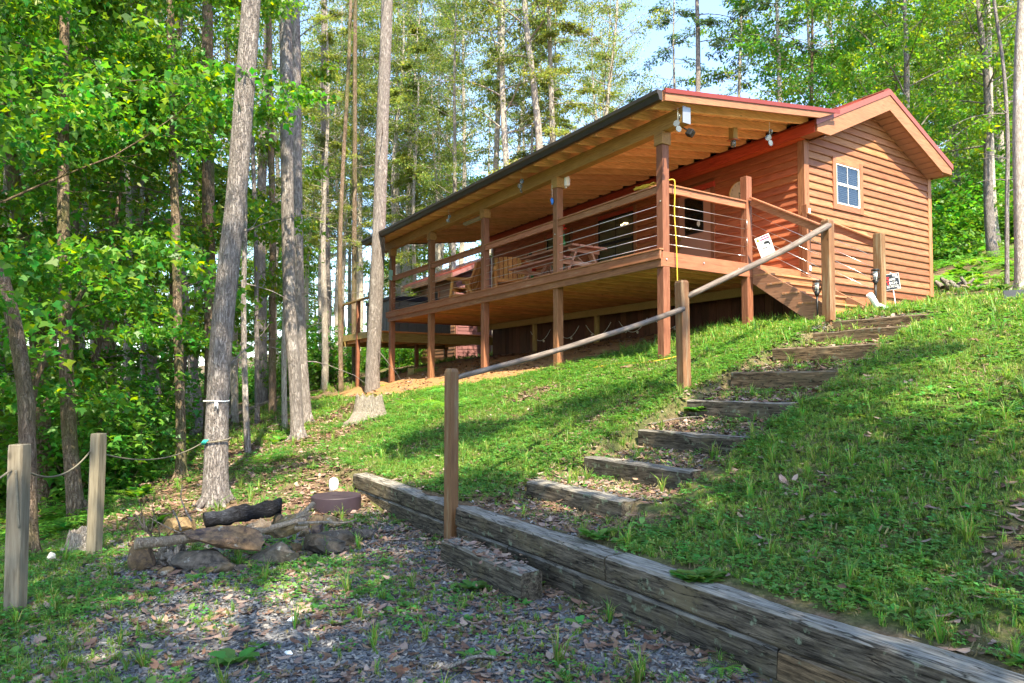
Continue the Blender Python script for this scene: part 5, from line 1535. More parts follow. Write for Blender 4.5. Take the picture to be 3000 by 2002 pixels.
# ================================================================== VEGETATION
def poly_mesh(name, V, k, mat, nsmooth=False):
    """V: (N, k, 3) array: N separate polygons of k corners"""
    N = V.shape[0]
    me = bpy.data.meshes.new(name)
    me.vertices.add(N * k); me.vertices.foreach_set('co', V.reshape(-1).astype(np.float32))
    me.loops.add(N * k); me.loops.foreach_set('vertex_index', np.arange(N * k, dtype=np.int32))
    me.polygons.add(N); me.polygons.foreach_set('loop_start', np.arange(0, N * k, k, dtype=np.int32))
    me.update(calc_edges=True)
    me.materials.append(mat)
    return me
MAPLE_T = np.array([(0, 0, 0), (-0.16, 0.10, 0), (-0.50, 0.30, -0.06), (-0.20, 0.50, 0.0), (0, 1.0, -0.10), (0.20, 0.50, 0.0), (0.50, 0.30, -0.06), (0.16, 0.10, 0)], float)
OAK_T = np.array([(0, 0, 0), (-0.24, 0.35, 0.02), (-0.14, 0.8, -0.04), (0, 1.0, -0.1), (0.14, 0.8, -0.04), (0.24, 0.35, 0.02)], float)
NEEDLE_T = np.array([(0, 0, 0), (-0.17, 0.45, 0.0), (0, 1.0, -0.08), (0.17, 0.45, 0.0)], float)
def leaves(name, P, A, size, tmpl, mat, rng, tilt=0.45, droop=0.25):
    """P (N,3) positions, A (N,) azimuth; leaves lie about flat, tilted at random"""
    N = len(P)
    sz = size * rng.uniform(0.42, 1.35, N)
    az = A + rng.normal(0, 0.9, N)
    pitch = -droop + rng.normal(0, tilt, N)
    roll = rng.normal(0, tilt, N)
    f = np.stack([np.cos(az) * np.cos(pitch), np.sin(az) * np.cos(pitch), np.sin(pitch)], -1)
    s0 = np.stack([-np.sin(az), np.cos(az), np.zeros(N)], -1)
    u0 = np.cross(s0, f) * -1
    s = s0 * np.cos(roll)[:, None] + u0 * np.sin(roll)[:, None]
    u = np.cross(f, s)
    k = len(tmpl)
    V = P[:, None, :] + sz[:, None, None] * (tmpl[None, :, 0:1] * s[:, None, :] + tmpl[None, :, 1:2] * f[:, None, :] + tmpl[None, :, 2:3] * u[:, None, :])
    return poly_mesh(name, V, k, mat)

def curve_pts(p, d, L, n, rng, wander=0.25, rise=0.0):
    p = np.array(p, float); d = np.array(d, float); d /= np.linalg.norm(d)
    out = [p.copy()]
    for i in range(n):
        d = d + rng.normal(0, wander / n, 3) * 1.5; d[2] += rise / n; d /= np.linalg.norm(d)
        p = p + d * L / n; out.append(p.copy())
    return out
def trunk_tube(mb, pts, r0, r1, n=14, flare=0.45, seed=0):
    k = len(pts); L = len(pts) - 1
    rr = []
    for i in range(k):
        t_ = i / L
        z = pts[i][2] - pts[0][2]
        rr.append((r0 + (r1 - r0) * t_) * (1 + flare * math.exp(-max(z, 0) * 3.2)) * (1 + 0.035 * mnoise.noise(Vector((t_ * 22, seed, 0)))))
    mb.tube([tuple(p) for p in pts], rr, n)

def clumpy(P, f, th, seed):
    v = np.sin(P[:, 0] * f + seed) * np.sin(P[:, 1] * f * 1.1 + seed * 2) + 0.8 * np.sin(P[:, 2] * f * 1.5 + seed * 3 + P[:, 0]) + 0.6 * np.sin((P[:, 0] + P[:, 1]) * f * 2.1 + seed)
    return (v > th).astype(float) + 0.04
def gen_decid(name, seed, h, cb, rad, nleaf, leaf, tmpl, lmat, bmat, r0=0.14, up=0.35, f=1.6, th=-0.45, masses=0):
    rng = np.random.default_rng(seed)
    mb = MB()
    tp = [np.array([0.0, 0, -0.3])]
    lean = rng.normal(0, 0.03, 2)
    for i in range(1, 19):
        z = -0.3 + (h + 0.3) * i / 18
        tp.append(np.array([lean[0] * z + 0.10 * math.sin(z * 0.6 + seed), lean[1] * z + 0.10 * math.cos(z * 0.5 + seed * 2) - 0.10 * math.cos(seed * 2), z]))
    trunk_tube(mb, tp, r0, r0 * 0.12, 12, 0.4, seed)
    def tr(z):
        i = (z + 0.3) / (h + 0.3) * 18; a = int(min(17, max(0, i))); return tp[a] + (tp[a + 1] - tp[a]) * (i - a)
    P = []; A = []; W = []
    nb = int((h - cb) / 0.33)
    for b in range(nb):
        z = cb + (h - cb) * (b + rng.uniform(0, 0.8)) / nb
        t_ = (z - cb) / (h - cb)
        az = b * 2.4 + rng.normal(0, 0.3)
        L = rad * (0.55 + 0.6 * math.sin(math.pi * min(0.98, 0.18 + t_ * 0.8))) * rng.uniform(0.7, 1.12)
        d = (math.cos(az), math.sin(az), up + 0.4 * t_ + rng.normal(0, 0.08))
        pts = curve_pts(tr(z), d, L, 8, rng, 0.5, -0.25)
        mb.tube([tuple(p) for p in pts], [max(0.006, 0.032 * r0 / 0.14 * (1 - 0.8 * t_) * (1 - i / 9)) for i in range(9)], 5, cap=False)
        for j in range(2, 9):
            for sd in (-1, 1):
                a2 = az + sd * rng.uniform(0.5, 1.2)
                L2 = L * 0.36 * rng.uniform(0.5, 1.1) * (1.15 - j / 10)
                q_ = curve_pts(pts[j], (math.cos(a2), math.sin(a2), rng.normal(0.08, 0.15)), max(0.25, L2), 4, rng, 0.5, -0.15)
                if j % 2 == 0: mb.tube([tuple(p) for p in q_], [0.007, 0.006, 0.005, 0.004, 0.003], 3, cap=False)
                for p in q_[1:]: P.append(p); A.append(a2)
        P.append(pts[-1]); A.append(az)
    P = np.array(P); A = np.array(A)
    idx = rng.integers(0, len(P), nleaf)
    # clumps: some twigs carry many leaves, some few
    wgt = rng.gamma(1.1, 1.0, len(P)) * clumpy(P, f, th, seed); wgt /= wgt.sum()
    idx = rng.choice(len(P), nleaf, p=wgt)
    PP = P[idx] + rng.normal(0, 1, (nleaf, 3)) * np.array([0.19, 0.19, 0.07])
    if masses:      # foliage carried in separate masses with open air between them
        C = [P[rng.integers(len(P))]]
        while len(C) < masses:
            cand = P[rng.integers(0, len(P), 12)]
            C.append(max(cand, key=lambda c: min(np.linalg.norm(c - d) for d in C)))
        C = np.array(C); R_ = rng.uniform(0.6, 1.25, masses)
        k = rng.choice(masses, nleaf, p=R_ ** 2 / (R_ ** 2).sum())
        v = rng.normal(0, 1, (nleaf, 3)); v /= np.linalg.norm(v, axis=1)[:, None]; v *= rng.random((nleaf, 1)) ** 0.5
        PP = C[k] + v * R_[k][:, None] * np.array([1, 1, 0.55])
    return mb.mesh(name + '_trunk', bmat), leaves(name + '_crown', PP, A[idx], leaf, tmpl, lmat, rng, 0.75, 0.35)

def gen_hemlock(name, seed, h, cb, rad, nspray, size, lmat, bmat, r0=0.16, dead=10, thin=1.0):
    rng = np.random.default_rng(seed)
    mb = MB()
    tp = [np.array([0.06 * math.sin(i * 0.7 + seed), 0.06 * math.cos(i * 0.5 + seed), -0.3 + (h + 0.3) * i / 16]) for i in range(17)]
    trunk_tube(mb, tp, r0, r0 * 0.10, 10, 0.3, seed)
    def tr(z):
        i = (z + 0.3) / (h + 0.3) * 16; a = int(min(15, max(0, i))); return tp[a] + (tp[a + 1] - tp[a]) * (i - a)
    for b in range(dead):
        z = rng.uniform(1.8, cb + 5.0); az = rng.uniform(0, 6.28)
        L = rng.uniform(0.8, 2.4)
        pts = curve_pts(tr(z), (math.cos(az), math.sin(az), rng.uniform(-0.1, 0.45)), L, 6, rng, 0.5, -0.3)
        mb.tube([tuple(p) for p in pts], [0.016, 0.013, 0.010, 0.008, 0.006, 0.004, 0.003], 4, cap=False)
        for j in (2, 3, 4, 5):
            q_ = curve_pts(pts[j], (math.cos(az + rng.choice([-1, 1]) * 0.8), math.sin(az + rng.normal(0, 0.9)), rng.normal(0, 0.3)), L * 0.3, 3, rng, 0.6)
            mb.tube([tuple(p) for p in q_], [0.006, 0.005, 0.004, 0.002], 3, cap=False)
    P = []; A = []
    nb = int((h - cb) * 4.2 * thin)
    for b in range(nb):
        t_ = (b + rng.uniform(0, 1)) / nb
        z = cb + (h - cb - 0.2) * t_
        az = b * 2.39996 + rng.normal(0, 0.3)
        L = rad * ((1 - t_) ** 0.6) * rng.uniform(0.25, 1.25) + 0.25
        pts = curve_pts(tr(z), (math.cos(az), math.sin(az), 0.18), L, 7, rng, 0.35, -0.75)
        mb.tube([tuple(p) for p in pts], [max(0.004, 0.022 * (1 - i / 8)) for i in range(8)], 4, cap=False)
        for j in range(1, 8):
            for sd in (-1, 1):
                a2 = az + sd * rng.uniform(0.6, 1.1)
                q_ = curve_pts(pts[j], (math.cos(a2), math.sin(a2), -0.15), max(0.15, L * 0.33 * (1.1 - j / 9)), 4, rng, 0.3, -0.3)
                for p in q_: P.append(p); A.append(a2)
    P = np.array(P); A = np.array(A)
    wgt = rng.gamma(0.8, 1.0, len(P)) * clumpy(P, 1.9, -0.3, seed); wgt /= wgt.sum()
    idx = rng.choice(len(P), nspray, p=wgt)
    PP = P[idx] + rng.normal(0, 1, (nspray, 3)) * np.array([0.10, 0.10, 0.035])
    return mb.mesh(name + '_trunk', bmat), leaves(name + '_crown', PP, A[idx], size, NEEDLE_T, lmat, rng, 0.28, 0.25)

V_ = {}
V_['maple'] = [gen_decid('maple', 11 + i, h, cb, rad, 12500, 0.125, MAPLE_T, M['maple'], M['bark_brown'], r0, 0.25)
               for i, (h, cb, rad, r0) in enumerate(((10.5, 2.0, 3.4, 0.13), (12.5, 2.6, 3.6, 0.15), (8.0, 1.5, 3.0, 0.10)))]
V_['oak'] = [gen_decid('oak', 31 + i, h, cb, rad, 17000, 0.15, OAK_T, M['maple2'], M['bark'], r0, 0.4)
             for i, (h, cb, rad, r0) in enumerate(((13, 3.0, 3.8, 0.16), (15.5, 4.2, 4.0, 0.19)))]
V_['hemlock'] = [gen_hemlock('hemlock', 51 + i, h, cb, rad, ns, 0.15, M['hemlock'], M['bark_pale'], r0, dd, th)
                 for i, (h, cb, rad, r0, ns, dd, th) in enumerate(((19, 6.0, 2.5, 0.15, 13000, 30, 0.7), (23, 10.0, 2.6, 0.17, 11000, 44, 0.6), (15, 3.0, 2.3, 0.12, 14000, 20, 0.8)))]
V_['pine'] = [gen_hemlock('pine', 71, 21, 11.0, 2.6, 5500, 0.18, M['pine'], M['bark'], 0.17, 26, 0.55),
              gen_hemlock('pine', 72, 18, 9.0, 2.2, 5000, 0.18, M['pine'], M['bark_pale'], 0.13, 30, 0.6)]
V_['airy'] = [gen_decid('airy', 81, 20, 7.0, 2.9, 15000, 0.10, OAK_T, M['airy'], M['bark_pale'], 0.15, 0.5),
              gen_decid('airy', 82, 24, 10.0, 3.1, 15000, 0.10, OAK_T, M['airy'], M['bark_pale'], 0.17, 0.5)]
def shade_tree(seed): return gen_decid('shade_tree', seed, 12.5, 6.2, 3.6, 13000, 0.17, OAK_T, M['maple2'], M['bark'], 0.17, 0.35, masses=15)
V_['shade'] = [shade_tree(91), shade_tree(92)]

def plant_tree(kind, i, x, y, label, group=None, s=1.0, rz=0.0, cat='tree', name=None, bare=False, dz=0.0, trunk_mat=None):
    tm, cm = V_[kind][i % len(V_[kind])]
    nm = {'maple': 'maple_tree', 'oak': 'broadleaf_tree', 'hemlock': 'hemlock_tree', 'pine': 'pine_tree', 'airy': 'birch_tree', 'shade': 'broadleaf_tree'}[kind]
    t = empty(name or nm, (x, y, h1(x, y) + dz), rz, label, cat, group)
    t.scale = (s, s, s * 1.0)
    link('trunk', tm, t)
    if not bare: link('crown', cm, t)
    return t

# ---- hero trunks, shaped after the photograph
def hero_tree(label, base_uv, knots, crown, bmat, r_base_px, r_top_px, name='tree', Y=None, top_h=15.0, crown_s=0.8, flare=0.28, crown_z=8.0, group=None, stubs=0, seed=1, sink=0.12):
    """knots: (u, v) of the trunk axis going up; the axis stays at the foot's distance"""
    p = on_ground(*base_uv)
    if Y is not None: p = Vector((at(base_uv[0], base_uv[1], Y).x, Y, 0)); p.z = h1(p.x, p.y)
    t = empty(name, tuple(p), 0, label, 'tree', group)
    ax = [Vector((0, 0, -sink))] + [at(u, v, p.y) - p for (u, v) in knots]
    d = (ax[-1] - ax[-2]).normalized()
    while ax[-1].z < top_h - 1: ax.append(ax[-1] + (d + Vector((0, 0, 0.6))).normalized() * 1.6)
    sp = spline(ax, 6)
    r0 = r_base_px * p.y / 4000.0; r1 = r_top_px * p.y / 4000.0
    ztop = (at(1500, 0, p.y) - p).z
    mb = MB(); rr = []
    for i, q_ in enumerate(sp):
        k = max(0.0, q_.z) / max(1.0, ztop)
        r = r0 + (r1 - r0) * min(k, 1.0)
        if k > 1: r = r1 * max(0.15, 1 - (k - 1) * 0.8)
        rr.append(r * (1 + flare * math.exp(-max(q_.z, 0) * 4.5)) * (1 + 0.03 * mnoise.noise(Vector((q_.z * 3, seed * 5.1, 0)))))
    mb.tube(sp, rr, 20)
    rng = np.random.default_rng(seed)
    for s_ in range(stubs):
        i = int(rng.uniform(0.12, 0.75) * len(sp)); az = rng.uniform(0, 6.28); L = rng.uniform(0.5, 1.9)
        pts = curve_pts(tuple(sp[i]), (math.cos(az), math.sin(az) * 0.7, rng.uniform(0.0, 0.5)), L, 6, rng, 0.5, -0.3)
        mb.tube([tuple(a) for a in pts], [0.016, 0.013, 0.010, 0.008, 0.006, 0.004, 0.003], 5, cap=False)
    # root flare lobes
    for k in range(5):
        a = seed + k * 1.256
        e = [Vector((math.cos(a) * r0 * f, math.sin(a) * r0 * f, z)) for f, z in ((0.55, 0.22), (1.05, 0.08), (1.7, 0.0), (2.6, -0.06))]
        if flare > 0.2: mb.tube(e, [r0 * 0.42, r0 * 0.36, r0 * 0.22, r0 * 0.10], 8)
    me = mb.mesh('trunk', bmat)
    # bark relief
    nr = np.random.default_rng(seed)
    link('trunk', me, t)
    if crown:
        kind, idx = crown
        o = link('crown', V_[kind][idx][1], t)
        # set the crown so that it sits on the upper trunk
        top = sp[-1]
        o.location = (top.x * 0.8, top.y * 0.8, top.z - crown_z * crown_s - 1.0); o.scale = (crown_s,) * 3; o.rotation_euler = (0, 0, seed)
    return t
T1 = hero_tree('big grey trunk leaning right with a white string and a rope tied round it', (632, 1478),
          [(634, 1300), (640, 1130), (652, 950), (672, 760), (694, 560), (712, 330), (728, 120), (736, 0)], ('shade', 0), M['bark'], 66, 54, name='leaning_tree', stubs=3, seed=3, top_h=15)
# white string tied round the big trunk
zz = at(634, 1175, TREE1.y)
MB().tube([Vector((zz.x, TREE1.y, zz.z)) + Vector((0.137 * math.cos(a), 0.137 * math.sin(a), 0)) for a in [i * math.pi / 12 for i in range(25)]], 0.006, 5, cap=False)
st = empty('tied_string', (zz.x, TREE1.y, zz.z), 0, 'white string knotted round the big leaning trunk above the rope', 'string')
MB().tube([(0.140 * math.cos(a), 0.140 * math.sin(a), 0.004 * math.sin(3 * a)) for a in [i * math.pi / 12 for i in range(25)]], 0.007, 5, cap=False).build('loop', M['white'], st)
MB().tube([(0.05, -0.138, 0), (0.055, -0.15, -0.03), (0.045, -0.15, -0.07)], [0.006, 0.010, 0.008], 5).build('tail', M['white'], st)
MB().tube([(0.055, -0.138, 0), (0.075, -0.15, -0.03), (0.08, -0.15, -0.09)], [0.006, 0.012, 0.008], 5).build('tail', M['white'], st)
hero_tree('left trunk of the close pair of tall grey trees on the slope', (874, 1288), [(868, 1200), (862, 1080), (850, 930), (844, 700), (840, 400), (838, 150), (834, 0)], ('hemlock', 0), M['bark'], 36, 36, name='tall_tree', stubs=2, seed=5, crown_z=6, crown_s=0.8)
hero_tree('right trunk of the close pair of tall grey trees on the slope', (898, 1240), [(893, 1180), (886, 1080), (878, 930), (872, 700), (868, 400), (866, 150), (862, 0)], ('hemlock', 1), M['bark'], 33, 29, name='tall_tree', stubs=8, seed=6, crown_z=6, crown_s=0.8)
hero_tree('tall grey pine trunk standing right against the far porch corner', (1092, 1143), [(1092, 1080), (1098, 960), (1106, 780), (1114, 560), (1122, 330), (1130, 120), (1134, 0)], ('hemlock', 1), M['bark'], 42, 34, name='tall_tree', flare=0.12, stubs=12, seed=8, crown_z=7, crown_s=0.9, top_h=19)
hero_tree('slender lichen grey sapling between the big trunk and the twin trunks', (728, 1330), [(720, 1200), (716, 1050), (714, 900), (716, 760), (718, 600), (712, 420)], None, M['bark'], 18, 8, name='sapling', stubs=4, seed=9, top_h=6, flare=0.15)
hero_tree('narrow pale trunk directly behind the leftmost rope post', (84, 1636), [(82, 1450), (80, 1280), (70, 1120), (30, 900), (-50, 650), (-160, 350)], ('maple', 0), M['bark_brown'], 47, 26, name='maple_tree', seed=10, top_h=9, crown_s=0.6, crown_z=12)
hero_tree('stout brown mottled trunk at the far left, the wider of the close pair', (122, 1488), [(124, 1350), (122, 1200), (116, 1080), (100, 900), (60, 650), (10, 350), (-40, 50)], ('maple', 1), M['bark_brown'], 48, 30, name='maple_tree', seed=12, top_h=11, crown_s=0.85, crown_z=11.6)
hero_tree('mid brown trunk with sun flecks left of the second rope post', (228, 1520), [(214, 1400), (204, 1280), (196, 1120), (190, 900), (186, 700), (186, 400)], ('maple', 0), M['bark_brown'], 42, 24, name='maple_tree', seed=13, top_h=9.5, crown_s=0.8, crown_z=10.2)
hero_tree('dark based mottled trunk behind the rope midway to the big tree', (530, 1402), [(530, 1300), (528, 1180), (524, 1050), (520, 900), (516, 700), (505, 400)], ('maple', 2), M['bark_brown'], 28, 20, name='maple_tree', seed=14, top_h=9, crown_s=0.5, crown_z=6, stubs=3)
hero_tree('curved pale trunk leaning left behind the rope', (474, 1262), [(462, 1180), (448, 1080), (438, 980), (420, 860), (400, 700)], ('maple', 1), M['bark'], 30, 18, name='maple_tree', seed=15, top_h=9, crown_s=0.6, crown_z=9)
hero_tree('blue grey straight trunk behind the leftmost brown pair', (142, 1280), [(138, 1180), (134, 1060), (130, 900), (128, 700), (126, 400)], ('oak', 0), M['bark'], 30, 22, name='tall_tree', seed=16, top_h=13, crown_z=10)
hero_tree('forked leaning trunk just left of the big leaning tree', (592, 1268), [(580, 1180), (565, 1080), (552, 960), (540, 860), (528, 700), (520, 500)], ('airy', 0), M['bark'], 26, 16, name='maple_tree', seed=17, top_h=10, crown_z=9)
hero_tree('broad trunk half hidden behind the big leaning tree', (618, 1160), [(620, 1060), (618, 900), (612, 740), (610, 500), (608, 200)], ('oak', 1), M['bark_brown'], 40, 30, name='tall_tree', Y=13.5, seed=18, top_h=14, crown_z=10)
hero_tree('sunlit pale trunk at the far right edge of the picture', (2992, 800), [(2988, 600), (2984, 400), (2988, 150), (2996, 0)], ('oak', 1), M['bark_pale'], 34, 26, name='tall_tree', seed=19, top_h=15, crown_z=10, Y=14.0)
hero_tree('thin dark dead trunk leaning beside the pale trunk at far right', (2948, 780), [(2950, 600), (2952, 400), (2940, 200), (2912, 0)], None, M['bark'], 12, 8, name='dead_tree', seed=20, stubs=12, flare=0.1, Y=15.0, top_h=10)

hero_tree('thin reddish limb leaning right across the left trunks under the leaves', (92, 1300), [(96, 1200), (120, 1080), (165, 980), (215, 900), (250, 840)], None, M['bark_brown'], 18, 10, name='leaning_sapling', seed=41, top_h=3.2, flare=0.1, Y=7.2)
rng = np.random.default_rng(2024)
rnd = random.Random(99)
def uY(u, Y): return (u - 1500) / 2000.0 * Y
# pale trunks seen above the porch roof (u, distance, size)
PALE = [(948, 24, 0, 'thick pale trunk with loose branches right of the twin trunks'),
        (1045, 34, 1, 'thin pale trunk between the twin trunks and the porch corner pine'),
        (1210, 30, 2, 'slim forest trunk just right of the porch corner pine'),
        (1330, 27, 0, 'slim grey trunk rising above the far end of the gutter'),
        (1452, 26, 1, 'pale trunk with green tufts over the far half of the gutter'),
        (1492, 23, 0, 'slightly leaning white trunk over the middle of the gutter'),
        (1560, 25, 2, 'straight white trunk over the middle of the gutter'),
        (1606, 22, 1, 'thickest white trunk over the porch roof'),
        (1640, 24, 0, 'brownish trunk leaning right beside the thickest white trunk'),
        (1755, 25, 2, 'bent pale trunk over the near half of the gutter')]
for i, (u, Y, k, lab) in enumerate(PALE):
    x = uY(u, Y)
    t = plant_tree('airy' if i % 2 else 'hemlock', k, x, Y, lab, 'pale trunks behind the porch', s=0.85 + 0.1 * (i % 3), rz=i * 1.3)
    t.rotation_euler.y = (0.0, 0.02, -0.01, 0.0, 0.01, -0.03, 0.0, 0.0, 0.06, 0.03)[i]
for i, (u, Y, k, lab) in enumerate(((2052, 24, 0, 'dark sparse pine in the open sky above the near porch corner'), (2180, 27, 1, 'thin pine with bare lower branches in the open sky'), (2292, 22, 1, 'pale pine trunk in the open sky just left of the gable'), (1985, 29, 1, 'small far pine at the left of the open sky'))):
    plant_tree('pine', k, uY(u, Y), Y, lab, 'sparse pines in the open sky', s=0.9, rz=i * 2.1)
# forest mass
def where(u, Y, far):
    z = ((150, 'at the left edge'), (330, 'above the rope posts'), (560, 'left of the leaning tree'), (800, 'behind the thin sapling'), (1050, 'beside the twin trunks'),
         (1250, 'right of the corner pine'), (1500, 'over the far gutter'), (1750, 'over the middle gutter'), (2000, 'over the near gutter'), (2400, 'left of the gable peak'), (2620, 'behind the gable peak'), (2800, 'right of the gable peak'), (9999, 'at the right edge'))
    w = next(t for (a, t) in z if u < a)
    base = w + ', ' + ('front row' if Y < far[0] else 'middle rows' if Y < far[1] else 'back rows')
    lo = max([a for (a, t) in z if a <= u] + [-150]); hi = min(next(a for (a, t) in z if u < a), 3150)
    k = (u - lo) / (hi - lo)
    j = int(min(5.99, max(0, k * 6)))
    return base + (', far left part', ', left part', ', left of middle', ', right of middle', ', right part', ', far right part')[j]
def scatter_trees(n, ulo, uhi, Ylo, Yhi, kinds, label, group, smin=0.8, smax=1.15, seed=0, mind=1.6, avoid=None):
    r = random.Random(seed); pts = []
    tries = 0
    while len(pts) < n and tries < n * 40:
        tries += 1
        Y = Ylo * (Yhi / Ylo) ** r.random(); u = r.uniform(ulo, uhi); x = uY(u, Y)
        if avoid and avoid(x, Y, u): continue
        if any((x - a) ** 2 + (Y - b) ** 2 < mind * mind * (Y / Ylo) for a, b in pts): continue
        # keep off the cabin
        dx = x - CAB_O.x; dy = Y - CAB_O.y; g = dx * cr + dy * sr; l = -dx * sr + dy * cr
        if -2.5 < g < 11.0 and -3 < l < 21.5: continue
        pts.append((x, Y))
        k = r.choice(kinds)
        plant_tree(k, r.randrange(3), x, Y, (label[k] if isinstance(label, dict) else label) + ' ' + where(u, Y, (Ylo * (Yhi / Ylo) ** 0.33, Ylo * (Yhi / Ylo) ** 0.66)), group, s=r.uniform(smin, smax), rz=r.uniform(0, 6.28))
    return pts
lab_l = {'airy': 'airy pale leaved tree', 'maple': 'leafy green maple', 'oak': 'tall broadleaf tree', 'hemlock': 'hemlock'}
# near left wall of leaves
for i, (x, y, k, s) in enumerate(((-6.35, 7.5, 0, 0.80), (-8.2, 10.2, 1, 0.9), (-7.6, 11.9, 2, 0.95), (-7.2, 5.3, 2, 0.85), (-9.0, 13.9, 1, 1.0), (-9.6, 8.0, 0, 1.0), (-13.6, 13.0, 1, 1.0), (-10.6, 18.0, 2, 1.15))):
    labs = ['low branched maple spreading over the rope posts at far left', 'maple with big bright leaves at the upper left', 'small maple reaching toward the big leaning tree', 'maple filling the left edge of the picture',
            'maple behind the middle of the rope', 'deeper maple above the rope, pale green crown', 'distant maple at the left edge', 'bushy maple behind the big leaning tree']
    plant_tree('maple', k, x, y, labs[i], 'near maples on the left', s=s, rz=i * 1.1)
scatter_trees(15, -150, 740, 16, 36, ['maple', 'airy', 'oak'], lab_l, 'woods on the left', seed=3, mind=1.8)
scatter_trees(14, 760, 1300, 24, 46, ['hemlock', 'airy', 'airy', 'maple'], {'airy': 'airy yellow green tree', 'maple': 'leafy maple', 'hemlock': 'feathery hemlock', 'oak': ''}, 'woods beyond the porch', seed=5, mind=2.2)
scatter_trees(24, 850, 1790, 28, 50, ['hemlock', 'airy', 'airy'], {'hemlock': 'pale trunked hemlock', 'airy': 'airy yellow green tree'}, 'hemlocks behind the porch roof', seed=7, mind=2.4)
scatter_trees(20, 2370, 3150, 19, 42, ['oak', 'maple', 'airy', 'oak', 'airy'], {'airy': 'airy pale leaved tree', 'oak': 'tall sunlit broadleaf tree', 'maple': 'bright green maple'}, 'broadleaf trees behind the gable', seed=9, mind=2.2, smin=0.75, smax=1.05)
scatter_trees(26, -100, 1450, 45, 85, ['oak', 'hemlock', 'maple'], {'oak': 'far dim broadleaf tree', 'maple': 'far dim maple', 'hemlock': 'far dim hemlock'}, 'far woods', seed=12, mind=3.0, smin=0.9, smax=1.3)
scatter_trees(12, 2500, 3100, 40, 70, ['oak'], 'far hill broadleaf tree', 'far hill trees', seed=13, mind=3.0)

# bare thin trunks in the woods (seen as trunks only)
for i, (u, v, w, Y) in enumerate(((755, 1190, 14, 17), (800, 1170, 22, 19), (835, 1235, 16, 15), (770, 1140, 30, 24), (1000, 1120, 14, 22), (690, 1140, 20, 18), (960, 1130, 24, 26), (1040, 1090, 16, 24), (30, 1260, 16, 13), (245, 1310, 18, 13), (330, 1240, 16, 16), (375, 1200, 20, 15), (420, 1230, 14, 17), (505, 1210, 12, 20), (5, 1330, 22, 11), (300, 1180, 24, 21))):
    hero_tree('slim shaded trunk ' + ('standing ', 'rising ')[i % 2] + where(u, Y, (15, 20)), (u, v), [(u - 3, v - 200), (u - 6 + (i % 3) * 5, v - 500), (u + (i % 5 - 2) * 10, v - 900)], None, M[('bark', 'bark_brown', 'bark_pale')[i % 3]], w, w * 0.7, name='forest_trunk', Y=Y, seed=100 + i, top_h=24, flare=0.2, stubs=4, group='slim trunks in the left woods')

# understory shrubs
def gen_shrub(seed, r, h, n, size, tmpl, mat):
    rg = np.random.default_rng(seed); mb = MB(); P = []; A = []
    for b in range(26):
        az = rg.uniform(0, 6.28); L = h * rg.uniform(0.6, 1.1)
        pts = curve_pts((rg.normal(0, 0.1), rg.normal(0, 0.1), 0), (math.cos(az) * r / h * 0.9, math.sin(az) * r / h * 0.9, 1), L, 6, rg, 0.6, -0.3)
        mb.tube([tuple(p) for p in pts], [0.012, 0.010, 0.008, 0.006, 0.005, 0.004, 0.003], 4, cap=False)
        for p in pts[1:]:
            for _ in range(3): P.append(p + rg.normal(0, 0.16, 3)); A.append(az)
    P = np.array(P); A = np.array(A); idx = rg.integers(0, len(P), n)
    PP = P[idx] + rg.normal(0, 0.09, (n, 3)); PP[:, 2] = np.abs(PP[:, 2])
    return mb.mesh('shrub_stems', M['bark_brown']), leaves('shrub_leaves', PP, A[idx], size, tmpl, mat, rg)
SH = [gen_shrub(201, 0.9, 1.3, 2200, 0.11, MAPLE_T, M['shrub']), gen_shrub(202, 1.1, 0.8, 1700, 0.12, OAK_T, M['shrub']), gen_shrub(203, 0.8, 1.9, 2200, 0.12, MAPLE_T, M['shrub'])]
def put_shrub(x, y, k, s, label, group):
    t = empty('shrub', (x, y, h1(x, y) - 0.03), rnd.uniform(0, 6.28), label, 'shrub', group); t.scale = (s, s, s)
    link('stems', SH[k][0], t); link('foliage', SH[k][1], t)
r = random.Random(4)
cnt = 0
while cnt < 70:
    Y = 10.0 * (38 / 10.0) ** r.random(); u = r.uniform(-80, 1080); x = uY(u, Y)
    q, s = qs(x, Y)
    if q > -1.4 + 0.06 * (Y - 10) and Y < 24: continue
    if u > 880 and Y < 22: continue
    put_shrub(x, Y, r.randrange(3), r.uniform(0.6, 1.1) * (1 + (Y - 10) * 0.015), 'understory shrub ' + where(u, Y, (14, 22)), 'shrubs in the left woods'); cnt += 1
cnt = 0
while cnt < 44:
    u = r.uniform(2700, 3080); Y = r.uniform(21, 34); x = uY(u, Y)
    g = (x - CAB_O.x) * cr + (Y - CAB_O.y) * sr
    if g < 14: continue
    put_shrub(x, Y, r.randrange(3), r.uniform(1.0, 1.7), 'hill shrub ' + where(u, Y, (20, 24)), 'shrubs right of the cabin'); cnt += 1
for i in range(22):
    g = r.uniform(-2, 8); l = r.uniform(17.0, 27); p = cab(g, l)
    put_shrub(p.x, p.y, r.randrange(3), r.uniform(0.8, 1.5), 'shrub past porch ' + where(1500 + 2000 * p.x / p.y, p.y, (24, 29)), 'shrubs beyond the porch')
# trees that shade the foreground (standing behind and beside the camera)
for i, (x, y, k, s, lab) in enumerate(SHADE):
    plant_tree('shade', k, x, y, lab, 'shade trees around the lawn', s=s, rz=i * 1.9)

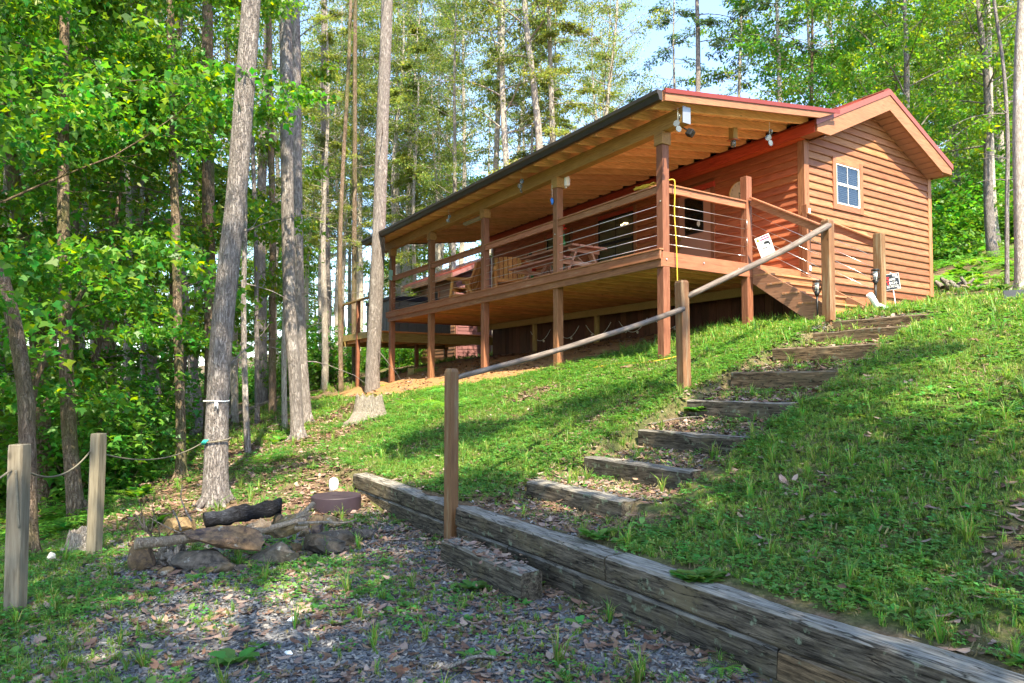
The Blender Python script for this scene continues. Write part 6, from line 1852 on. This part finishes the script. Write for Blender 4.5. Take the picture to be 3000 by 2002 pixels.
# ---- ferns
def fern_mesh(seed, n=9, L=0.42):
    rg = np.random.default_rng(seed); V = []
    for i in range(n):
        az = i * 6.28 / n + rg.normal(0, 0.2); rise = rg.uniform(0.5, 0.9)
        for j in range(1, 13):
            t_ = j / 13; x = L * t_; z = L * (rise * t_ - 0.75 * t_ * t_)
            w = 0.11 * math.sin(math.pi * min(1, t_ * 0.85 + 0.12)) * L / 0.42
            for sd in (-1, 1):
                pts = [(x - 0.008, 0, z), (x + 0.012, sd * w * 0.6, z + 0.004), (x + 0.03, sd * w, z - 0.01), (x + 0.016, sd * w * 0.4, z)]
                V.append([(p[0] * math.cos(az) - p[1] * math.sin(az), p[0] * math.sin(az) + p[1] * math.cos(az), p[2]) for p in pts])
    return poly_mesh('fern', np.array(V), 4, M['fern'])
FM = fern_mesh(1)
for (g, l, s, lab) in ((0.85, 10.4, 1.3, 'bright fern on the sand beneath the far porch bay'), (-0.35, 10.9, 0.7, 'small fern at the foot of the farthest porch post')):
    p = cab(g, l, cab_h(g, l)); o = link('fern', FM, None, p, (0, 0, g), (s, s, s)); tag(o, lab, 'fern')
p = on_ground(2120, 1960); o = link('fern', FM, None, p, (0, 0, 1), (0.35, 0.35, 0.35)); tag(o, 'tiny fern at the foot of the retaining wall at lower right', 'fern')

# ---- broad leaved plants one can point to
def rosette(seed, n, L, w, mat, rise=0.5):
    rg = np.random.default_rng(seed); V = []
    for i in range(n):
        az = rg.uniform(0, 6.28); l_ = L * rg.uniform(0.6, 1.1); rs = rise * rg.uniform(0.5, 1.4)
        pts = [(0, 0, 0), (0.45, -w, rs * 0.45), (0.8, -w * 0.7, rs * 0.55), (1, 0, rs * 0.5), (0.8, w * 0.7, rs * 0.55), (0.45, w, rs * 0.45)]
        V.append([((p[0] * math.cos(az) - p[1] * math.sin(az)) * l_, (p[0] * math.sin(az) + p[1] * math.cos(az)) * l_, p[2] * l_) for p in pts])
    return poly_mesh('broad_leaves', np.array(V), 6, mat)
RM = [rosette(i, 22, 0.12, 0.30, M['weed'], 0.7) for i in range(3)]
for i, (u, v, s, lab) in enumerate(((2065, 1706, 0.9, 'dark green broad leaved plant growing behind the retaining wall'), (2050, 1215, 1.7, 'light green leafy weed between the middle handrail post and the dark step'), (690, 1945, 1.1, 'low leafy weed on the gravel near the bottom left'), (1750, 1580, 1.2, 'leafy weed between the retaining wall and the second step'), (1390, 1730, 1.0, 'small leafy weed in the litter below the lowest step'))):
    p = on_ground(u, v); o = link('weed', RM[i % 3], None, p, (0, 0, i), (s, s, s)); tag(o, lab, 'weed')
    if i in (0, 1):
        for k in range(4):
            p2 = p + Vector((rnd.uniform(-0.13, 0.13), rnd.uniform(-0.04, 0.06), 0.0)); p2.z = h1(p2.x, p2.y)
            o2 = link('leaf_cluster', RM[(k + i) % 3], o); o2.location = ((p2.x - p.x) / s, (p2.y - p.y) / s, 0.0); o2.rotation_euler = (0, 0, k)
    if i in (0, 1): o.rotation_euler = (0, 0, 0)

# ================================================================== GROUND COVER by geometry nodes (stuff)
def variants(cname, meshes):
    c = bpy.data.collections.new(cname)
    for i, m in enumerate(meshes):
        o = bpy.data.objects.new('%s_%02d' % (cname, i), m); c.objects.link(o)
    return c
def gn_scatter(name, P, rot, sc, idx, coll, kind='stuff', nrm=None):
    me = bpy.data.meshes.new(name)
    N = len(P)
    me.vertices.add(N); me.vertices.foreach_set('co', P.reshape(-1).astype(np.float32))
    a = me.attributes.new('rot', 'FLOAT_VECTOR', 'POINT'); a.data.foreach_set('vector', rot.reshape(-1).astype(np.float32))
    a = me.attributes.new('sc', 'FLOAT', 'POINT'); a.data.foreach_set('value', sc.astype(np.float32))
    a = me.attributes.new('idx', 'INT', 'POINT'); a.data.foreach_set('value', idx.astype(np.int32))
    o = link(name, me); o['kind'] = kind
    ng = bpy.data.node_groups.new(name, 'GeometryNodeTree')
    ng.interface.new_socket('Geometry', in_out='INPUT', socket_type='NodeSocketGeometry')
    ng.interface.new_socket('Geometry', in_out='OUTPUT', socket_type='NodeSocketGeometry')
    n = ng.nodes; gi = n.new('NodeGroupInput'); go = n.new('NodeGroupOutput')
    iop = n.new('GeometryNodeInstanceOnPoints'); ci = n.new('GeometryNodeCollectionInfo')
    ci.inputs['Collection'].default_value = coll; ci.inputs['Separate Children'].default_value = True; ci.inputs['Reset Children'].default_value = True
    def at_(nm, ty):
        x = n.new('GeometryNodeInputNamedAttribute'); x.data_type = ty; x.inputs['Name'].default_value = nm
        return [s for s in x.outputs if s.enabled and s.name == 'Attribute'][0]
    iop.inputs['Pick Instance'].default_value = True
    ng.links.new(gi.outputs[0], iop.inputs['Points']); ng.links.new(ci.outputs[0], iop.inputs['Instance'])
    ng.links.new(at_('idx', 'INT'), iop.inputs['Instance Index'])
    e = n.new('FunctionNodeEulerToRotation'); ng.links.new(at_('rot', 'FLOAT_VECTOR'), e.inputs[0]); ng.links.new(e.outputs[0], iop.inputs['Rotation'])
    ng.links.new(at_('sc', 'FLOAT'), iop.inputs['Scale'])
    ng.links.new(iop.outputs[0], go.inputs[0])
    md = o.modifiers.new('scatter', 'NODES'); md.node_group = ng
    return o
def tuft(seed, nb, hgt, spread, width=0.006, mat='grass'):
    rg = np.random.default_rng(seed); V = []
    for i in range(nb):
        az = rg.uniform(0, 6.28); h = hgt * rg.uniform(0.45, 1.15); b = rg.uniform(0, spread, 1)[0]
        ox, oy = math.cos(az * 1.7) * b * 0.6, math.sin(az * 2.3) * b * 0.6
        lean = rg.uniform(0.15, 0.95) * h
        w = width * rg.uniform(0.7, 1.4)
        dx, dy = math.cos(az), math.sin(az); sx, sy = -dy * w / 2, dx * w / 2
        m = (ox + dx * lean * 0.35, oy + dy * lean * 0.35, h * 0.62); e = (ox + dx * lean, oy + dy * lean, h * (1 - 0.3 * lean / h))
        V.append([(ox - sx, oy - sy, -0.01), (ox + sx, oy + sy, -0.01), (m[0] + sx * .85, m[1] + sy * .85, m[2]), (m[0] - sx * .85, m[1] - sy * .85, m[2])])
        V.append([(m[0] - sx * .85, m[1] - sy * .85, m[2]), (m[0] + sx * .85, m[1] + sy * .85, m[2]), (e[0] + sx * .12, e[1] + sy * .12, e[2]), (e[0] - sx * .12, e[1] - sy * .12, e[2])])
    return poly_mesh('tuft', np.array(V), 4, M[mat])
def clover(seed, n, L, hgt):
    rg = np.random.default_rng(seed); V = []
    for i in range(n):
        cx, cy, cz = rg.normal(0, 0.035), rg.normal(0, 0.035), rg.uniform(0.3, 1) * hgt
        for k in range(3):
            az = k * 2.09 + rg.uniform(0, 6.28); l_ = L * rg.uniform(0.7, 1.2); t_ = rg.normal(0, 0.3)
            pts = [(0, 0, 0), (0.5, -0.32, 0.1 + t_ * .2), (1, 0, t_ * .5), (0.5, 0.32, 0.1 - t_ * .2)]
            V.append([(cx + (p[0] * math.cos(az) - p[1] * math.sin(az)) * l_, cy + (p[0] * math.sin(az) + p[1] * math.cos(az)) * l_, cz + p[2] * l_) for p in pts])
    return poly_mesh('clover', np.array(V), 4, M['weed'])
def scatter_pts(n, qlo, qhi, slo, shi, seed, dens):
    rg = np.random.default_rng(seed)
    q = rg.uniform(qlo, qhi, n); s = rg.uniform(slo, shi, n)
    x = -0.445 + q * GX + s * LX; y = 5.9 + q * GY + s * LY
    vis = (y > 1.2) & (np.abs(x) < y * 0.86 + 0.8) & (y < 45)
    d = dens(x, y, q, s)
    keep = vis & (rg.random(n) < d)
    x, y = x[keep], y[keep]
    z = H(x, y)
    return np.stack([x, y, z], -1), rg
def mk(name, P, rg, coll, nv, smin, smax, label, cat, tilt=0.12, dist_scale=0.0, zoff=0.0):
    N = len(P)
    rot = np.stack([rg.normal(0, tilt, N), rg.normal(0, tilt, N), rg.uniform(0, 6.28, N)], -1)
    sc = rg.uniform(smin, smax, N) * (1 + dist_scale * np.clip(np.hypot(P[:, 0], P[:, 1]) - 6, 0, 20))
    P = P.copy(); P[:, 2] += zoff
    o = gn_scatter(name, P, rot, sc, rg.integers(0, nv, N), coll)
    o['label'] = label; o['category'] = cat
    return o
def on_tie(q, s):
    m = (q > -0.01) & (q < 0.21) & (s < 2.75)
    for k in range(8):
        m |= (np.abs(q - STEP_Q[k] - 0.09) < 0.088) & (s < s_left(q) + 0.02) & (s > s_left(q) - 1.7)
    m |= (q > -0.36) & (q < -0.14) & (s < -0.28) & (s > -1.5)
    return m
def under_house(x, y):
    dx = x - CAB_O.x; dy = y - CAB_O.y; g = dx * cr + dy * sr; l = -dx * sr + dy * cr
    return (g > 3.5) & (g < 8.1) & (l > 0) & (l < 11.3)
def patch(x, y, f, seed): return 0.5 + 0.5 * np.tanh(fbm(x, y, f, seed) * 1.6)
def d_lawn(x, y, q, s):
    g, sd, lw, pt = zone_masks(x, y)
    d = lw * (0.30 + 0.70 * patch(x, y, 2.3, 3.0)) + 0.03
    # sparser in the fire ring clearing, thin grass down the left bank
    bank = sstep(2.6, 4.0, s) * sstep(-2.5, -0.5, q) * (1 - sd) * 0.30 * patch(x, y, 1.1, 8.0)
    strip = sstep(-4.2, -3.7, q) * (1 - sstep(-3.0, -2.2, q)) * 0.8 * (s < 3.5)
    gr = 0.045 + 0.22 * patch(x, y, 1.5, 1.0) ** 3 * (q < 0) * (q > -3.2)
    d = np.maximum(np.maximum(d, bank), np.maximum(strip, gr))
    wild = sstep(8.8, 10.5, q) * 0.15 * (1 - under_house(x, y))
    d = np.maximum(d, wild)
    d = d * (1 - sd) * np.where(on_tie(q, s), 0, 1) * np.where(under_house(x, y), 0, 1)
    return d
TU = variants('grass_tuft', [tuft(1, 16, 0.065, 0.03), tuft(2, 14, 0.085, 0.035), tuft(3, 18, 0.050, 0.035), tuft(4, 12, 0.110, 0.03), tuft(5, 16, 0.070, 0.045, 0.009)])
A1 = (8.9 + 0.3) * (8.5 + 6.5)
P, rg = scatter_pts(int(10 * 14 * 1150), -4.5, 5.5, -5.5, 8.5, 71, lambda x, y, q, s: d_lawn(x, y, q, s) * np.where(y < 9, 1.0, 0.55))
mk('grass', P, rg, TU, 5, 0.30, 0.68, 'short green lawn grass on the bank and in tufts on the gravel', 'grass', dist_scale=0.03)
P, rg = scatter_pts(int(16 * 26 * 210), -7, 16, -8, 18, 72, lambda x, y, q, s: d_lawn(x, y, q, s) * ((q > 5.5) | (s > 8.5) | (q < -4.5) | (s < -5.5)))
mk('distant_grass', P, rg, TU, 5, 0.9, 1.7, 'grass farther up the bank around the cabin', 'grass', dist_scale=0.03)
CV = variants('clover', [clover(i, 12, 0.018, 0.035) for i in range(4)] + [rosette(50 + i, 7, 0.05, 0.28, M['weed'], 0.6) for i in range(2)])
P, rg = scatter_pts(int(15 * 22 * 620), -5, 10, -6, 16, 73, lambda x, y, q, s: np.clip(d_lawn(x, y, q, s) * 1.1, 0, 1) * patch(x, y, 2.3, 9.0))
mk('ground_ivy', P, rg, CV, 6, 0.7, 1.6, 'small round leaved weeds mixed through the grass', 'weeds', dist_scale=0.03)
# tall clumps
TL = variants('tall_tuft', [tuft(20 + i, 22, 0.16 + 0.03 * i, 0.03, 0.007) for i in range(3)])
P, rg = scatter_pts(int(11 * 14 * 14), -4.5, 7, -5.5, 8.5, 74, lambda x, y, q, s: np.where(on_tie(q, s), 0, 1) * (0.25 + 0.75 * np.clip(d_lawn(x, y, q, s), 0, 1)) * (1 - zone_masks(x, y)[1]))
mk('tall_grass', P, rg, TL, 3, 0.45, 1.0, 'taller grass clumps scattered on gravel and bank', 'grass')
TH = variants('thatch', [tuft(80 + i, 14, 0.012, 0.06, 0.003, 'thatch') for i in range(3)])
P, rg = scatter_pts(int(12 * 18 * 170), -4, 8.5, -6, 12, 79, lambda x, y, q, s: np.where(on_tie(q, s), 0, 1) * (0.35 + 0.65 * patch(x, y, 2.9, 17.0)) * (1 - zone_masks(x, y)[1]) * np.where(q > 0, 1.0, 0.35) * np.where(under_house(x, y), 0, 1))
mk('dry_thatch', P, rg, TH, 3, 1.0, 2.6, 'dry straw coloured thatch lying between the grass', 'thatch', tilt=0.3)
# leaf litter
def litter_mesh(seed, col):
    rg = np.random.default_rng(seed); V = []
    for i in range(3):
        c = rg.normal(0, 0.03, 2); az = rg.uniform(0, 6.28); L = rg.uniform(0.02, 0.042); w = L * rg.uniform(0.3, 0.5); cu = rg.uniform(0.1, 0.5) * L
        pts = [(-L, 0, cu), (-L * .3, -w, 0.004), (L * .5, -w * .8, cu * .4), (L, 0, cu * 1.2), (L * .4, w, 0.006), (-L * .4, w * .8, cu * .5)]
        V.append([(c[0] + p[0] * math.cos(az) - p[1] * math.sin(az), c[1] + p[0] * math.sin(az) + p[1] * math.cos(az), p[2] + 0.003) for p in pts])
    return poly_mesh('leaf', np.array(V), 6, col)
def litter_mat(name, col):
    t = NT(name); geo = t.n('ShaderNodeNewGeometry')
    c = t.vary(col, 0.45, 0.02, geo.outputs['Random Per Island']); c = t.vary(c, 0.2)
    return t.pbr(c, 0.8, spec=0.15)
LM = [litter_mat('dead leaf tan', (0.20, 0.125, 0.085)), litter_mat('dead leaf brown', (0.12, 0.07, 0.045)), litter_mat('dead leaf pink grey', (0.24, 0.17, 0.135))]
LT = variants('dead_leaf', [litter_mesh(i, LM[i % 3]) for i in range(6)])
def d_lit(x, y, q, s):
    g, sd, lw, pt = zone_masks(x, y)
    base = 0.80 * (1 - lw * 0.72) * (1 - sd * 0.85)
    near = np.exp(-((q + 0.35) / 0.5) ** 2) * (s < 3.3) + pt * 0.9
    d = np.clip(base * (0.25 + 0.9 * patch(x, y, 1.3, 11.0)) + near * 0.6, 0, 1)
    d = d * np.where(on_tie(q, s) & ~((q < 0)), 0.0, 1) * np.where((q > 8) & (q < 13), 0.6, 1)
    return d * np.where(under_house(x, y), 0, 1)
P, rg = scatter_pts(int(13 * 20 * 300), -6, 9, -6, 14, 75, d_lit)
m_ = P.copy(); q_, s_ = qs(P[:, 0], P[:, 1])
tie0 = (q_ > -0.34) & (q_ < -0.15) & (s_ < -0.30) & (s_ > -1.46)
P[:, 2] = np.where(tie0, 0.172, P[:, 2])
mk('leaf_litter', P, rg, LT, 6, 0.5, 1.25, 'fallen dry brown leaves on the ground', 'leaf litter', tilt=0.2, dist_scale=0.04, zoff=0.004)
# gravel
def chip(seed):
    bm = bmesh.new(); rg = random.Random(seed)
    pts = [bm.verts.new((rg.uniform(-1, 1) * 0.016, rg.uniform(-1, 1) * 0.012, rg.uniform(-0.3, 1) * 0.007)) for _ in range(9)]
    bmesh.ops.convex_hull(bm, input=pts)
    for v in [v for v in bm.verts if not v.link_faces]: bm.verts.remove(v)
    me = bpy.data.meshes.new('chip'); bm.to_mesh(me); bm.free(); return me
def chip_mat():
    t = NT('gravel stone'); oi = t.n('ShaderNodeObjectInfo')
    c = t.ramp(oi.outputs['Random'], [(0.0, (0.055, 0.052, 0.055)), (0.35, (0.11, 0.115, 0.13)), (0.7, (0.17, 0.155, 0.14)), (1.0, (0.32, 0.29, 0.26))])
    return t.pbr(c, 0.8, spec=0.25)
cm_ = chip_mat(); ch_ = []
for i in range(6):
    m = chip(300 + i); m.materials.append(cm_); ch_.append(m)
CH = variants('stone_chip', ch_)
def d_grav(x, y, q, s):
    g, sd, lw, pt = zone_masks(x, y)
    return np.clip(g * (0.25 + 0.85 * patch(x, y, 1.1, 21.0)) + (q > 6.3) * (q < 7.6) * (pt > 0.2) * 0.7 + pt * 0.12, 0, 1) * np.where(on_tie(q, s), 0, 1)
P, rg = scatter_pts(int(12 * 12 * 3400), -4.5, 7.6, -6.5, 3.5, 76, d_grav)
mk('gravel', P, rg, CH, 6, 0.45, 1.5, 'loose blue grey gravel in the foreground', 'gravel', tilt=0.35, zoff=0.003)
# low forest weeds
FW = variants('forest_weed', [rosette(60 + i, 16, 0.11, 0.28, M['shrub'], 0.9) for i in range(3)] + [FM])
def d_for(x, y, q, s):
    d = 0.75 * sstep(-1.2, -2.4, q + 0.04 * np.clip(s - 6, 0, 30)) * sstep(2.0, 4.5, s) + 0.05 * (s > 5)
    hill = sstep(13.0, 15.0, q) * 0.5
    return np.maximum(d * (0.3 + 0.9 * patch(x, y, 0.8, 31.0)), hill) * np.where(under_house(x, y), 0, 1) * (1 - zone_masks(x, y)[1])
P, rg = scatter_pts(int(40 * 45 * 14), -20, 25, -8, 35, 77, d_for)
mk('forest_weeds', P, rg, FW, 4, 0.8, 2.0, 'low leafy plants covering the forest floor', 'undergrowth')
